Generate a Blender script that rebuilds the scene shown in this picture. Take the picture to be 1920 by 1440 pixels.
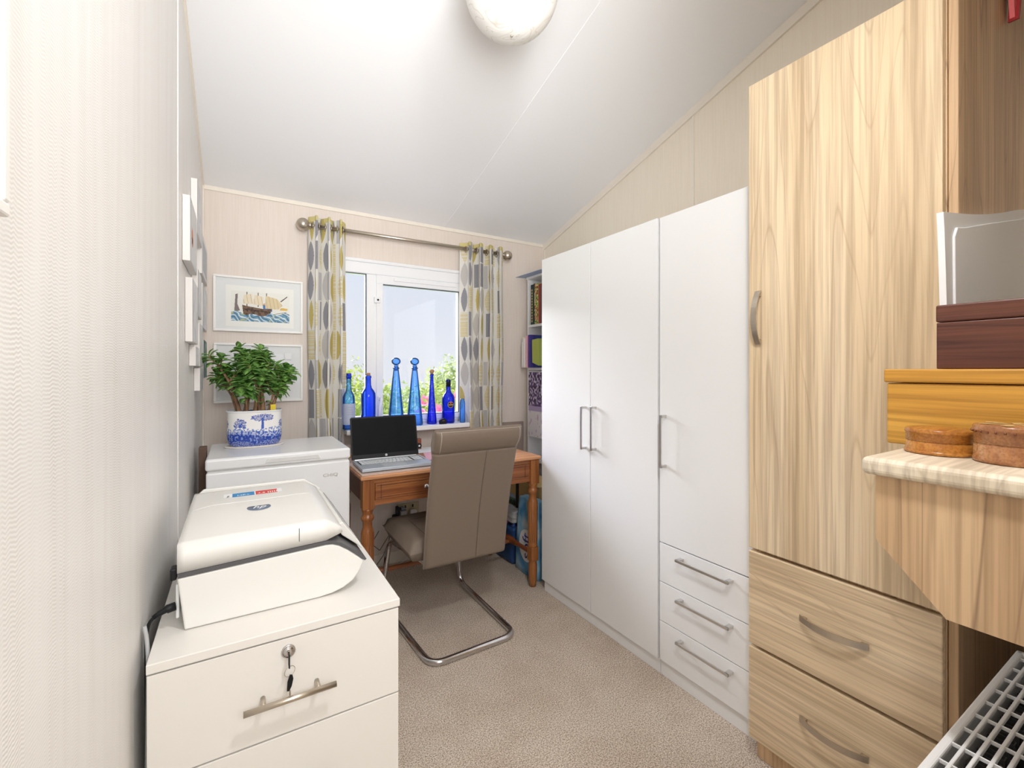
import bpy, bmesh, math, random
from mathutils import Vector, Matrix, noise
for o in list(bpy.data.objects): bpy.data.objects.remove(o)
S = bpy.context.scene
C = S.collection
PI = math.pi
random.seed(7)

# ---------------------------------------------------------------- camera
EYE = 1.251
cam_d = bpy.data.cameras.new('camera')
cam = bpy.data.objects.new('camera', cam_d); C.objects.link(cam)
cam.location = (0, 0, EYE)
cam.rotation_euler = (PI/2, 0, -math.atan(513/845))
cam_d.sensor_fit = 'HORIZONTAL'; cam_d.sensor_width = 36
cam_d.lens = 845/1920*36
cam_d.shift_y = -(720-695)/1920
cam_d.clip_start = .01
S.camera = cam
# ---------------------------------------------------------------- view
S.view_settings.view_transform = 'Standard'; S.view_settings.look = 'None'
S.view_settings.gamma = 1; S.view_settings.use_curve_mapping = False
S.view_settings.exposure = 0.30
# ---------------------------------------------------------------- world + lights
def lin(c):
    r = []
    for v in c[:3]:
        v /= 255
        r.append(v/12.92 if v <= .04045 else ((v+.055)/1.055)**2.4)
    return tuple(r)
W = bpy.data.worlds.new('sky'); S.world = W; W.use_nodes = True
wt = W.node_tree
bg = wt.nodes['Background']
tc = wt.nodes.new('ShaderNodeTexCoord'); sp = wt.nodes.new('ShaderNodeSeparateXYZ')
rp = wt.nodes.new('ShaderNodeValToRGB')
rp.color_ramp.elements[0].position = 0; rp.color_ramp.elements[0].color = (*lin((228, 229, 232)), 1)
rp.color_ramp.elements[1].position = .6; rp.color_ramp.elements[1].color = (*lin((206, 220, 243)), 1)
wt.links.new(tc.outputs['Generated'], sp.inputs[0]); wt.links.new(sp.outputs[2], rp.inputs[0])
wt.links.new(rp.outputs[0], bg.inputs[0]); bg.inputs[1].default_value = .93

def light(name, kind, loc, rot, energy, color=(1, 1, 1), **k):
    d = bpy.data.lights.new(name, kind); d.energy = energy; d.color = color
    for a, v in k.items(): setattr(d, a, v)
    o = bpy.data.objects.new(name, d); C.objects.link(o); o.location = loc; o.rotation_euler = rot
    return o
def aim(v): return Vector(v).to_track_quat('-Z', 'Y').to_euler()
light('sun', 'SUN', (0, 6, 5), aim((.45, -.85, -.55)), 11, (.99, .99, 1), angle=math.radians(40))
light('fill_behind_camera', 'AREA', (.30, -1.15, 1.95), aim((.42, .80, -.22)), 27, (.975, .985, 1), shape='RECTANGLE', size=1.0, size_y=1.0)  # large unseen fill, added behind the camera to brighten the room
light('bounce_flash', 'SPOT', (.15, -.15, 1.55), aim((.62, 2.20, .98)), 104, (.965, .985, 1), spot_size=math.radians(76), spot_blend=1.0, shadow_soft_size=.35)

light('near_overhead_fill', 'AREA', (.48, .20, 2.28), aim((.30, .45, -1)), 11, (.98, .985, 1), shape='DISK', size=.18)  # unseen overhead fill, added for ceiling bounce to lift the near right corner

# ---------------------------------------------------------------- materials
MATS = {}
def mat(name, rgb, rough=.5, metal=0, spec=.5, **k):
    m = bpy.data.materials.new(name); m.use_nodes = True
    b = m.node_tree.nodes['Principled BSDF']
    b.inputs['Base Color'].default_value = (*lin(rgb), 1)
    b.inputs['Roughness'].default_value = rough
    b.inputs['Metallic'].default_value = metal
    b.inputs['Specular IOR Level'].default_value = spec
    for a, v in k.items(): b.inputs[a.replace('_', ' ')].default_value = v
    # gentle procedural variation so nothing is one dead flat value
    nt = m.node_tree
    MATS[name] = m
    return m
def nd(m, t, **k):
    n = m.node_tree.nodes.new(t)
    for a, v in k.items():
        if a.startswith('i_'): n.inputs[a[2:].replace('_', ' ')].default_value = v
        else: setattr(n, a, v)
    return n
def lk(m, a, b): m.node_tree.links.new(a, b)
def math_(m, op, a, b=None, c=None):
    n = nd(m, 'ShaderNodeMath', operation=op)
    for i, v in enumerate((a, b, c)):
        if v is None: continue
        if isinstance(v, (int, float)): n.inputs[i].default_value = v
        else: lk(m, v, n.inputs[i])
    return n.outputs[0]
def ramp(m, src, stops):
    n = nd(m, 'ShaderNodeValToRGB'); e = n.color_ramp.elements
    while len(e) < len(stops): e.new(.5)
    for x, (p, c) in zip(e, stops): x.position = p; x.color = (*lin(c), 1)
    lk(m, src, n.inputs[0]); return n.outputs[0]
def bump(m, h, strength, dist):
    n = nd(m, 'ShaderNodeBump'); n.inputs['Strength'].default_value = strength; n.inputs['Distance'].default_value = dist
    lk(m, h, n.inputs['Height']); lk(m, n.outputs[0], m.node_tree.nodes['Principled BSDF'].inputs['Normal'])
def coords(m, scale, loc=(0, 0, 0)):
    t = nd(m, 'ShaderNodeTexCoord'); mp = nd(m, 'ShaderNodeMapping')
    mp.inputs['Scale'].default_value = scale; mp.inputs['Location'].default_value = loc
    lk(m, t.outputs['Object'], mp.inputs[0]); return mp.outputs[0]
def noise_(m, vec, scale, detail=2, rough=.5, dist=0):
    n = nd(m, 'ShaderNodeTexNoise'); n.inputs['Scale'].default_value = scale; n.inputs['Detail'].default_value = detail
    n.inputs['Roughness'].default_value = rough; n.inputs['Distortion'].default_value = dist
    lk(m, vec, n.inputs['Vector']); return n.outputs[0]
def base(m): return m.node_tree.nodes['Principled BSDF'].inputs['Base Color']
def mixc(m, f, a, b, mode='MIX'):
    n = nd(m, 'ShaderNodeMix', data_type='RGBA', blend_type=mode)
    if isinstance(f, (int, float)): n.inputs[0].default_value = f
    else: lk(m, f, n.inputs[0])
    for i, v in ((6, a), (7, b)):
        if isinstance(v, tuple): n.inputs[i].default_value = (*lin(v), 1)
        else: lk(m, v, n.inputs[i])
    return n.outputs[2]

def wood(name, axis, light_c, mid_c, dark_c, line_c, figure=9, sc=1.0, rough=.42, fine=1.0, off=(0, 0, 0), lines=.42, axis2=None):
    """laminate / timber: contour lines of a stretched noise give cathedral figure, plus fine streaks"""
    m = mat(name, mid_c, rough)
    s = [1.0, 1.0, 1.0]; s[axis] = .075
    if axis2 is not None: s[axis2] = .25
    p = coords(m, tuple(v*sc for v in s), off)
    f = noise_(m, p, 4.6, 1.6, .42, .2)
    ph = math_(m, 'MULTIPLY', f, figure)
    fr = math_(m, 'FRACT', ph)
    edge = ramp(m, fr, [(0, (255, 255, 255)), (.05, (110, 110, 110)), (.30, (0, 0, 0)), (.95, (0, 0, 0)), (1, (255, 255, 255))])
    s2 = [1.0, 1.0, 1.0]; s2[axis] = .02
    if axis2 is not None: s2[axis2] = .12
    p2 = coords(m, tuple(v*sc for v in s2), off)
    st = noise_(m, p2, 95*fine, 3, .6)
    s3 = [1.0, 1.0, 1.0]; s3[axis] = .05
    if axis2 is not None: s3[axis2] = .2
    p3 = coords(m, tuple(v*sc for v in s3), off)
    br = noise_(m, p3, 9, 2, .55, .3)
    col = ramp(m, br, [(.30, dark_c), (.48, mid_c), (.66, light_c)])
    col = mixc(m, math_(m, 'MULTIPLY', math_(m, 'SUBTRACT', st, .38), 1.3), mid_c if False else col, col) if False else col
    stc = ramp(m, st, [(.36, (206, 200, 196)), (.6, (255, 255, 255))])
    col = mixc(m, .75, col, stc, 'MULTIPLY')
    sh = nd(m, 'ShaderNodeSeparateColor'); lk(m, edge, sh.inputs[0])
    k = math_(m, 'MULTIPLY', sh.outputs[0], math_(m, 'MULTIPLY', ramp_bw(m, br), lines))
    col = mixc(m, k, col, line_c)
    lk(m, col, base(m))
    bump(m, st, .12, .0006)
    return m
def ramp_bw(m, src):
    n = nd(m, 'ShaderNodeMapRange'); n.inputs[1].default_value = .3; n.inputs[2].default_value = .6
    n.inputs[3].default_value = .35; n.inputs[4].default_value = 1.0
    lk(m, src, n.inputs[0]); return n.outputs[0]

OAKC = dict(light_c=(238, 217, 184), mid_c=(228, 204, 168), dark_c=(212, 187, 151), line_c=(166, 136, 104), figure=19)
M_oak_z = wood('oak_laminate_vertical', 2, **OAKC)
M_oak_y = wood('oak_laminate_horizontal', 1, off=(3, 1, 7), **OAKC)
M_oak_side = wood('oak_laminate_side', 2, (226, 194, 154), (212, 178, 138), (194, 160, 122), (136, 106, 80), figure=20, off=(5, 2, 1), lines=.75)
M_oak_pale = wood('oak_worktop', 0, (242, 230, 208), (232, 218, 194), (216, 202, 180), (180, 164, 142), figure=12, off=(1, 9, 4), axis2=2)
M_pine = wood('pine_desk', 0, (190, 130, 84), (170, 108, 64), (146, 86, 50), (94, 52, 30), figure=8, rough=.3, sc=1.4, off=(2, 0, 0))
M_pine_top = wood('pine_desk_top', 0, (222, 164, 120), (206, 144, 100), (186, 122, 80), (130, 76, 46), figure=7, rough=.25, sc=1.2)
M_pine_z = wood('pine_turned', 2, (190, 130, 76), (168, 106, 58), (142, 84, 44), (92, 52, 28), figure=8, rough=.3, sc=1.6)
M_pine_y = wood('pine_rail', 1, (150, 86, 44), (130, 68, 32), (104, 52, 26), (70, 32, 16), figure=8, rough=.35)
M_yellow = wood('yellow_stained_wood', 1, (226, 172, 74), (214, 158, 62), (198, 142, 52), (170, 112, 40), figure=4, rough=.38, sc=1.3, lines=.3)
M_maho = wood('dark_mahogany', 1, (116, 70, 50), (94, 52, 40), (72, 38, 32), (46, 22, 18), figure=9, rough=.38, sc=2, lines=.7)
M_round = wood('honey_treen', 0, (206, 146, 70), (188, 124, 54), (164, 100, 42), (120, 66, 30), figure=6, rough=.25, sc=3, lines=.4)
M_round2 = wood('pinkish_treen', 0, (196, 148, 104), (178, 124, 82), (150, 98, 64), (110, 66, 44), figure=6, rough=.25, sc=3, lines=.4)
M_inlay = mat('treen_inlay', (206, 176, 122), .3)
M_inlay_dark = mat('treen_inlay_dark', (120, 66, 36), .3)

M_white_lam = mat('white_laminate', (240, 240, 240), .3)
M_white_gap = mat('white_edge', (225, 224, 222), .5)
M_cab = mat('cabinet_white', (228, 224, 217), .38)
M_plastic = mat('printer_plastic', (229, 227, 222), .42)
M_band = mat('printer_band', (84, 84, 86), .45)
M_black = mat('black_plastic', (22, 22, 25), .5, spec=.3)
M_screen = mat('screen_black', (17, 18, 20), .55, spec=.12)
M_chrome = mat('chrome', (205, 203, 204), .12, 1)
M_brushed = mat('brushed_nickel', (196, 186, 172), .32, 1)
M_handle = mat('satin_handle', (214, 212, 210), .28, 1)
M_silver = mat('laptop_silver', (188, 196, 206), .35, .15)
M_key = mat('laptop_keys', (222, 227, 232), .5)
M_freezer = mat('freezer_white', (240, 241, 242), .25)
M_upvc = mat('upvc_white', (244, 245, 247), .25)
M_gasket = mat('gasket_dark', (92, 100, 112), .6)
M_soil = mat('soil', (54, 38, 28), .9)
M_card_w = mat('white_board', (238, 238, 238), .5)
M_frame = mat('white_picture_frame', (243, 241, 237), .4)
M_canvas_edge = mat('canvas_edge', (236, 232, 228), .7)
M_mount = mat('mount_board', (232, 233, 232), .7)
M_red = mat('salmon_red', (232, 98, 100), .5)
M_red_d = mat('dark_red', (176, 44, 52), .5)
M_gold = mat('gold_ochre', (226, 178, 108), .4)
M_cork = mat('cork', (182, 140, 104), .9)
M_label_bk = mat('label_black', (34, 32, 30), .5)
M_label_gold = mat('label_gold', (200, 170, 90), .4)
M_sticker_b = mat('sticker_blue', (52, 140, 200), .5)
M_sticker_r = mat('sticker_red', (216, 66, 56), .5)
M_logo = mat('logo_grey', (120, 134, 156), .3, .6)
M_radiator = mat('radiator_white', (240, 240, 240), .35)
M_fin = mat('radiator_inside', (98, 98, 102), .5)
M_pink = mat('pink_paper', (236, 176, 186), .7)
M_paper = mat('white_paper', (240, 240, 240), .7)
M_matt = mat('desk_mat', (212, 186, 172), .4)
M_blue_paper = mat('pale_blue_paper', (178, 196, 224), .7)
M_teal_paper = mat('grey_green_folder', (128, 148, 150), .7)
M_navy = mat('dark_green_book', (34, 58, 62), .6)
M_lime = mat('lime_cover', (178, 190, 92), .6)
M_purple = mat('purple_cover', (74, 66, 148), .6)
M_taupe_board = mat('taupe_board', (158, 140, 130), .8)
M_brown = mat('brown_wood_small', (140, 74, 48), .5)
M_cream_card = mat('cream_card', (214, 184, 122), .6)
M_socket = mat('socket_brass', (168, 160, 132), .35, .6)
M_cable = mat('cable_grey', (90, 84, 80), .5)
M_cable_lt = mat('cable_light_grey', (176, 176, 176), .5)
M_cloth = mat('white_cloth', (238, 230, 224), .9)

# leather
M_leather = mat('taupe_leather', (124, 110, 97), .6, spec=.35)
bump(M_leather, noise_(M_leather, coords(M_leather, (1, 1, 1)), 320, 3), .12, .001)
M_stitch = mat('seam_dark', (84, 74, 66), .6)

# walls
M_wl = mat('wallpaper_left', (240, 237, 232), .42)
def wallpaper_left():
    m = M_wl
    t = nd(m, 'ShaderNodeTexCoord'); s = nd(m, 'ShaderNodeSeparateXYZ'); lk(m, t.outputs['Object'], s.inputs[0])
    y, z = s.outputs[1], s.outputs[2]
    cy = nd(m, 'ShaderNodeCombineXYZ'); lk(m, y, cy.inputs[0]); lk(m, math_(m, 'MULTIPLY', z, .05), cy.inputs[1])
    wob = noise_(m, cy.outputs[0], 85, 1)
    wob2 = noise_(m, cy.outputs[0], 26, 2)
    ph = math_(m, 'ADD', math_(m, 'MULTIPLY', z, 2*PI/.0042), math_(m, 'MULTIPLY', wob, 14))
    h = math_(m, 'SINE', ph)
    amp = nd(m, 'ShaderNodeMapRange'); amp.inputs[1].default_value = .2; amp.inputs[2].default_value = .75; lk(m, wob2, amp.inputs[0])
    hh = math_(m, 'MULTIPLY', math_(m, 'ADD', math_(m, 'MULTIPLY', h, .5), .5), amp.outputs[0])
    col = ramp(m, hh, [(0, (245, 243, 240)), (.35, (243, 240, 236)), (1, (230, 225, 219))])
    lk(m, col, base(m)); bump(m, math_(m, 'MULTIPLY', hh, -1), .22, .0012)
wallpaper_left()
def wallpaper(name, c1, c2, amt=.4):
    m = mat(name, c1, .55)
    p = coords(m, (1, 1, .03)); n = noise_(m, p, 160, 3, .6)
    lk(m, ramp(m, n, [(.35, c2), (.6, c1)]), base(m)); bump(m, n, amt, .0006); return m
M_wr = wallpaper('wallpaper_right', (244, 234, 217), (241, 230, 212), .06)
M_wb = wallpaper('wallpaper_back', (231, 219, 209), (227, 214, 203), .04)
M_trimc = mat('cream_trim', (241, 232, 219), .5)
M_ceil = mat('ceiling_white', (250, 250, 251), .75)
bump(M_ceil, noise_(M_ceil, coords(M_ceil, (1, 1, 1)), 140, 3), .08, .0006)
M_carpet = mat('beige_carpet', (196, 178, 160), .95, spec=.1)
def carpet():
    m = M_carpet; p = coords(m, (1, 1, 1))
    n1 = noise_(m, p, 230, 2, .7); n2 = noise_(m, p, 4.5, 3, .6); n3 = noise_(m, p, 120, 2, .6)
    c = ramp(m, n1, [(.36, (160, 142, 125)), (.5, (224, 208, 191)), (.64, (252, 242, 230))])
    c = mixc(m, .35, c, ramp(m, n2, [(.35, (220, 208, 198)), (.6, (255, 255, 255))]), 'MULTIPLY')
    c = mixc(m, .35, c, ramp(m, n3, [(.35, (205, 195, 185)), (.6, (255, 255, 255))]), 'MULTIPLY')
    lk(m, c, base(m)); bump(m, math_(m, 'ADD', n1, math_(m, 'MULTIPLY', n3, .8)), .9, .006)
carpet()
# light globe with swirls
M_globe = mat('frosted_globe', (244, 240, 233), .35)
def globe():
    m = M_globe; p = coords(m, (1, 1, 1)); n = noise_(m, p, 9, 1.2, .4, 1.6)
    fr = math_(m, 'FRACT', math_(m, 'MULTIPLY', n, 5))
    lk(m, ramp(m, fr, [(0, (222, 216, 206)), (.1, (244, 241, 236)), (.9, (246, 243, 238)), (1, (226, 220, 210))]), base(m))
    bump(m, fr, .3, .002)
globe()
# leaves
def leafmat(name, c1, c2, sc=40, tr=.25):
    m = mat(name, c1, .4)
    lk(m, ramp(m, noise_(m, coords(m, (1, 1, 1)), sc, 2), [(.35, c1), (.65, c2)]), base(m))
    nt = m.node_tree; b = nt.nodes['Principled BSDF']; out = nt.nodes['Material Output']
    t = nd(m, 'ShaderNodeBsdfTranslucent'); t.inputs[0].default_value = (*lin(c2), 1)
    mx = nd(m, 'ShaderNodeMixShader'); mx.inputs[0].default_value = tr
    lk(m, b.outputs[0], mx.inputs[1]); lk(m, t.outputs[0], mx.inputs[2]); lk(m, mx.outputs[0], out.inputs[0])
    return m
M_leaf = leafmat('jade_leaf', (72, 124, 48), (138, 184, 92), 28, .15)
M_stem = mat('jade_stem', (146, 108, 78), .8)
lk(M_stem, ramp(M_stem, noise_(M_stem, coords(M_stem, (1, 1, .4)), 60, 3), [(.3, (112, 78, 56)), (.7, (176, 138, 104))]), base(M_stem))
M_bush = leafmat('bush_leaf', (112, 140, 50), (184, 196, 96), 12, .35)
M_bush2 = leafmat('bush_leaf_pale', (136, 160, 86), (192, 204, 134), 12, .35)
M_flower = leafmat('pink_blossom', (232, 120, 168), (244, 176, 204), 20, .3)
M_grass = mat('lawn', (150, 180, 84), .9)
lk(M_grass, ramp(M_grass, noise_(M_grass, coords(M_grass, (1, 1, 1)), 9, 4), [(.3, (112, 146, 60)), (.7, (178, 198, 104))]), base(M_grass))
# glass
def glass(name, tint, fac=.08, body=None, bodyfac=0.0, rough=.02, ior=1.45):
    m = bpy.data.materials.new(name); m.use_nodes = True; nt = m.node_tree; nt.nodes.clear()
    out = nt.nodes.new('ShaderNodeOutputMaterial')
    t = nt.nodes.new('ShaderNodeBsdfTransparent'); t.inputs[0].default_value = (*tint, 1)
    g = nt.nodes.new('ShaderNodeBsdfGlossy'); g.inputs['Roughness'].default_value = rough
    fr = nt.nodes.new('ShaderNodeFresnel'); fr.inputs[0].default_value = ior
    mx = nt.nodes.new('ShaderNodeMixShader')
    nt.links.new(fr.outputs[0], mx.inputs[0])
    first = t.outputs[0]
    if body:
        d = nt.nodes.new('ShaderNodeBsdfDiffuse'); d.inputs[0].default_value = (*lin(body), 1)
        tl = nt.nodes.new('ShaderNodeBsdfTranslucent'); tl.inputs[0].default_value = (*lin(body), 1)
        a = nt.nodes.new('ShaderNodeAddShader'); nt.links.new(d.outputs[0], a.inputs[0]); nt.links.new(tl.outputs[0], a.inputs[1])
        m2 = nt.nodes.new('ShaderNodeMixShader'); m2.inputs[0].default_value = bodyfac
        nt.links.new(first, m2.inputs[1]); nt.links.new(a.outputs[0], m2.inputs[2]); first = m2.outputs[0]
    nt.links.new(first, mx.inputs[1]); nt.links.new(g.outputs[0], mx.inputs[2]); nt.links.new(mx.outputs[0], out.inputs[0])
    return m
M_pane = glass('window_glass', (.97, .98, 1))
M_pglass = glass('picture_glass', (1, 1, 1), rough=.5, ior=1.12)
M_cobalt = glass('cobalt_glass', (.24, .40, .97), body=(36, 84, 214), bodyfac=.22)
M_sapphire = glass('blue_glass', (.46, .70, .97), body=(70, 140, 220), bodyfac=.18)
M_deep = glass('deep_blue_glass', (.16, .22, .92), body=(24, 46, 200), bodyfac=.25)
M_wrap = glass('shrink_wrap', (.35, .55, .85), body=(60, 100, 150), bodyfac=.5, rough=.15)
# painted (vertex colour) surfaces
def painted(name, rough=.6, spec=.3):
    m = mat(name, (255, 255, 255), rough, spec=spec)
    a = nd(m, 'ShaderNodeVertexColor'); a.layer_name = 'paint'; lk(m, a.outputs[0], base(m)); return m
M_print = painted('printed_art'); M_fabric = painted('curtain_fabric', .9, .1); M_china = painted('transfer_printed_china', .15, .5)
def fabric_translucent():
    m = M_fabric; nt = m.node_tree; b = nt.nodes['Principled BSDF']; out = nt.nodes['Material Output']
    t = nd(m, 'ShaderNodeBsdfTranslucent'); a = [n for n in nt.nodes if n.type == 'VERTEX_COLOR'][0]; lk(m, a.outputs[0], t.inputs[0])
    mx = nd(m, 'ShaderNodeMixShader'); mx.inputs[0].default_value = .18
    lk(m, b.outputs[0], mx.inputs[1]); lk(m, t.outputs[0], mx.inputs[2]); lk(m, mx.outputs[0], out.inputs[0])
fabric_translucent()

# ---------------------------------------------------------------- geometry helpers
def nb(): return bmesh.new()
def merge(bm, tmp, M=None):
    if M is not None: bmesh.ops.transform(tmp, matrix=M, verts=tmp.verts)
    me = bpy.data.meshes.new('tmp'); tmp.to_mesh(me); tmp.free(); bm.from_mesh(me); bpy.data.meshes.remove(me)
def box(bm, x0, x1, y0, y1, z0, z1, b=0.002, seg=2, M=None):
    t = nb(); bmesh.ops.create_cube(t, size=1)
    for v in t.verts:
        v.co = Vector(((x0+x1)/2+v.co.x*(x1-x0), (y0+y1)/2+v.co.y*(y1-y0), (z0+z1)/2+v.co.z*(z1-z0)))
    b = min(b, abs(x1-x0)*.45, abs(y1-y0)*.45, abs(z1-z0)*.45)
    if b > 0: bmesh.ops.bevel(t, geom=t.edges[:], offset=b, segments=seg, profile=.5, affect='EDGES')
    merge(bm, t, M); return bm
def prism(bm, prof, axis, a, b, bev=0, seg=2, M=None):
    """prof: list of 2-D points; axis 0: (y,z), 1: (x,z), 2: (x,y)"""
    t = nb()
    def P(p, k):
        return Vector((k, p[0], p[1])) if axis == 0 else Vector((p[0], k, p[1])) if axis == 1 else Vector((p[0], p[1], k))
    v0 = [t.verts.new(P(p, a)) for p in prof]; v1 = [t.verts.new(P(p, b)) for p in prof]
    t.faces.new(v0); t.faces.new(v1[::-1]); n = len(prof)
    for i in range(n): t.faces.new([v0[i], v1[i], v1[(i+1) % n], v0[(i+1) % n]][::-1])
    bmesh.ops.recalc_face_normals(t, faces=t.faces)
    if bev: bmesh.ops.bevel(t, geom=t.edges[:], offset=bev, segments=seg, profile=.5, affect='EDGES')
    merge(bm, t, M); return bm
def frame_of(d):
    d = d.normalized(); u = d.orthogonal().normalized(); return u, d.cross(u)
def cyl(bm, p0, p1, r0, r1=None, seg=20, cap=True):
    r1 = r0 if r1 is None else r1; p0, p1 = Vector(p0), Vector(p1); u, w = frame_of(p1-p0)
    A = [bm.verts.new(p0+(u*math.cos(2*PI*i/seg)+w*math.sin(2*PI*i/seg))*r0) for i in range(seg)]
    B = [bm.verts.new(p1+(u*math.cos(2*PI*i/seg)+w*math.sin(2*PI*i/seg))*r1) for i in range(seg)]
    for i in range(seg): bm.faces.new([A[i], A[(i+1) % seg], B[(i+1) % seg], B[i]]).smooth = True
    if cap: bm.faces.new(A[::-1]); bm.faces.new(B)
    return bm
def lathe(bm, prof, c, axis='z', seg=32, sx=1, sy=1, cap=True):
    """prof: (radius, height) pairs"""
    c = Vector(c); rows = []
    for r, h in prof:
        row = []
        for i in range(seg):
            a = 2*PI*i/seg; x, y = r*math.cos(a)*sx, r*math.sin(a)*sy
            v = Vector((x, y, h)) if axis == 'z' else Vector((h, x, y)) if axis == 'x' else Vector((x, h, y))
            row.append(bm.verts.new(c+v))
        rows.append(row)
    for a, b in zip(rows, rows[1:]):
        for i in range(seg): bm.faces.new([a[i], a[(i+1) % seg], b[(i+1) % seg], b[i]]).smooth = True
    if cap:
        bm.faces.new(rows[0][::-1]); bm.faces.new(rows[-1])
    return bm
def smooth_path(pts, rad=.04, n=6):
    pts = [Vector(p) for p in pts]; out = [pts[0]]
    for a, b, c in zip(pts, pts[1:], pts[2:]):
        r = min(rad, (a-b).length*.48, (c-b).length*.48)
        p, q = b+(a-b).normalized()*r, b+(c-b).normalized()*r
        for i in range(n+1):
            t = i/n; out.append(p*(1-t)**2+b*2*t*(1-t)+q*t*t)
    out.append(pts[-1]); return out
def tube(bm, pts, r, seg=12, cap=True):
    pts = [Vector(p) for p in pts]; d = (pts[1]-pts[0]).normalized(); u = d.orthogonal().normalized(); rows = []
    for i, p in enumerate(pts):
        a = pts[max(i-1, 0)]; b = pts[min(i+1, len(pts)-1)]; d = (b-a).normalized()
        u = (u-d*u.dot(d)).normalized(); w = d.cross(u); rr = r[i] if isinstance(r, (list, tuple)) else r
        rows.append([bm.verts.new(p+(u*math.cos(2*PI*k/seg)+w*math.sin(2*PI*k/seg))*rr) for k in range(seg)])
    for a, b in zip(rows, rows[1:]):
        for i in range(seg): bm.faces.new([a[i], a[(i+1) % seg], b[(i+1) % seg], b[i]]).smooth = True
    if cap: bm.faces.new(rows[0][::-1]); bm.faces.new(rows[-1])
    return bm
def ball(bm, c, r, sx=1, sy=1, sz=1, u=20, v=14):
    t = nb(); bmesh.ops.create_uvsphere(t, u_segments=u, v_segments=v, radius=r)
    for f in t.faces: f.smooth = True
    merge(bm, t, Matrix.Translation(c) @ Matrix.Diagonal((sx, sy, sz, 1))); return bm
def obj(name, bm, m, parent=None, smooth=None, sub=0, solid=0):
    if isinstance(bm, bmesh.types.BMesh):
        bmesh.ops.recalc_face_normals(bm, faces=bm.faces)
        if smooth: 
            for f in bm.faces: f.smooth = True
        me = bpy.data.meshes.new(name); bm.to_mesh(me); bm.free()
    else: me = bm
    me.materials.append(m)
    o = bpy.data.objects.new(name, me); C.objects.link(o)
    if parent:
        w = Vector(parent.location); p = parent.parent
        while p: w += Vector(p.location); p = p.parent
        me.transform(Matrix.Translation(-w)); o.parent = parent
    if sub: s = o.modifiers.new('sub', 'SUBSURF'); s.levels = s.render_levels = sub
    if solid: s = o.modifiers.new('solid', 'SOLIDIFY'); s.thickness = solid
    return o
def tag(o, label, cat, group=None, kind=None):
    o['label'] = label; o['category'] = cat
    if group: o['group'] = group
    if kind: o['kind'] = kind
    return o
def thing(name, label, cat, loc, group=None):
    o = bpy.data.objects.new(name, None); C.objects.link(o); o.location = loc; o.empty_display_size = .05
    return tag(o, label, cat, group)
def struct(name, bm, m, parent=None, **k):
    o = obj(name, bm, m, parent, **k)
    if not parent: o['kind'] = 'structure'
    return o
def bx(*a, **k): return box(nb(), *a, **k)
def text_mesh(s, size, M, depth=.0004, sx=1.0, shear=0):
    c = bpy.data.curves.new('t', 'FONT'); c.body = s; c.size = size; c.extrude = depth; c.align_x = 'CENTER'; c.align_y = 'CENTER'; c.shear = shear
    o = bpy.data.objects.new('t', c); C.objects.link(o); bpy.context.view_layer.update()
    me = bpy.data.meshes.new_from_object(o.evaluated_get(bpy.context.evaluated_depsgraph_get()))
    bpy.data.objects.remove(o); me.materials.clear(); me.transform(M @ Matrix.Diagonal((sx, 1, 1, 1))); return me
def basis(o, x, y):
    x = Vector(x).normalized(); y = Vector(y).normalized(); z = x.cross(y)
    return Matrix(((x.x, y.x, z.x, o[0]), (x.y, y.y, z.y, o[1]), (x.z, y.z, z.z, o[2]), (0, 0, 0, 1)))
def paint_mesh(name, nu, nv, pos, colf, m, parent=None, solid=0, closed=False, smooth=True):
    """grid nu x nv; pos(u,v)->xyz, colf(u,v)->sRGB; colours stored per corner of each cell"""
    vs = [tuple(pos(i/nu, j/nv)) for j in range(nv+1) for i in range(nu+1)]
    fs = [(j*(nu+1)+i, j*(nu+1)+i+1, (j+1)*(nu+1)+i+1, (j+1)*(nu+1)+i) for j in range(nv) for i in range(nu)]
    me = bpy.data.meshes.new(name); me.from_pydata(vs, [], fs)
    ca = me.color_attributes.new('paint', 'FLOAT_COLOR', 'POINT'); data = []
    cache = {}
    for j in range(nv+1):
        for i in range(nu+1):
            c = colf(i/nu, j/nv)
            if c not in cache: cache[c] = lin(c)
            data += [*cache[c], 1]
    ca.data.foreach_set('color', data)
    if smooth: me.polygons.foreach_set('use_smooth', [True]*len(fs))
    me.update()
    return obj(name, me, m, parent, solid=solid)
def hsh(*a):
    x = math.sin(sum(v*k for v, k in zip(a, (127.1, 311.7, 74.7))))*43758.5453; return x-math.floor(x)
def inpoly(x, y, P):
    r = False; n = len(P)
    for i in range(n):
        x1, y1 = P[i]; x2, y2 = P[i-1]
        if (y1 > y) != (y2 > y) and x < (x2-x1)*(y-y1)/(y2-y1)+x1: r = not r
    return r
def nz(x, y, s=1.0, z=0.0): return noise.noise(Vector((x*s, y*s, z)))

# ================================================================ SETTING
XL, XR, YB, YN = -.163, 2.06, 2.91, -1.6
ZB, SL = 2.242, .293
def zc(y): return ZB+SL*(YB-y)
T = .1
struct('floor', bx(XL-T, XR+T, YN-T, YB+T, -.1, 0, b=0), M_carpet)
struct('wall_left', prism(nb(), [(YN-T, 0), (YB+T, 0), (YB+T, zc(YB+T)), (YN-T, zc(YN-T))], 0, XL-T, XL), M_wl)
struct('wall_right', prism(nb(), [(YN-T, 0), (YB+T, 0), (YB+T, zc(YB+T)), (YN-T, zc(YN-T))], 0, XR, XR+T), M_wr)
struct('ceiling', prism(nb(), [(YN-T, zc(YN-T)), (YB+T, zc(YB+T)), (YB+T, zc(YB+T)+T), (YN-T, zc(YN-T)+T)], 0, XL-T, XR+T), M_ceil)
WX0, WX1, WZ0, WZ1 = .45, 1.44, .905, 1.935
wb = nb()
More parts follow.
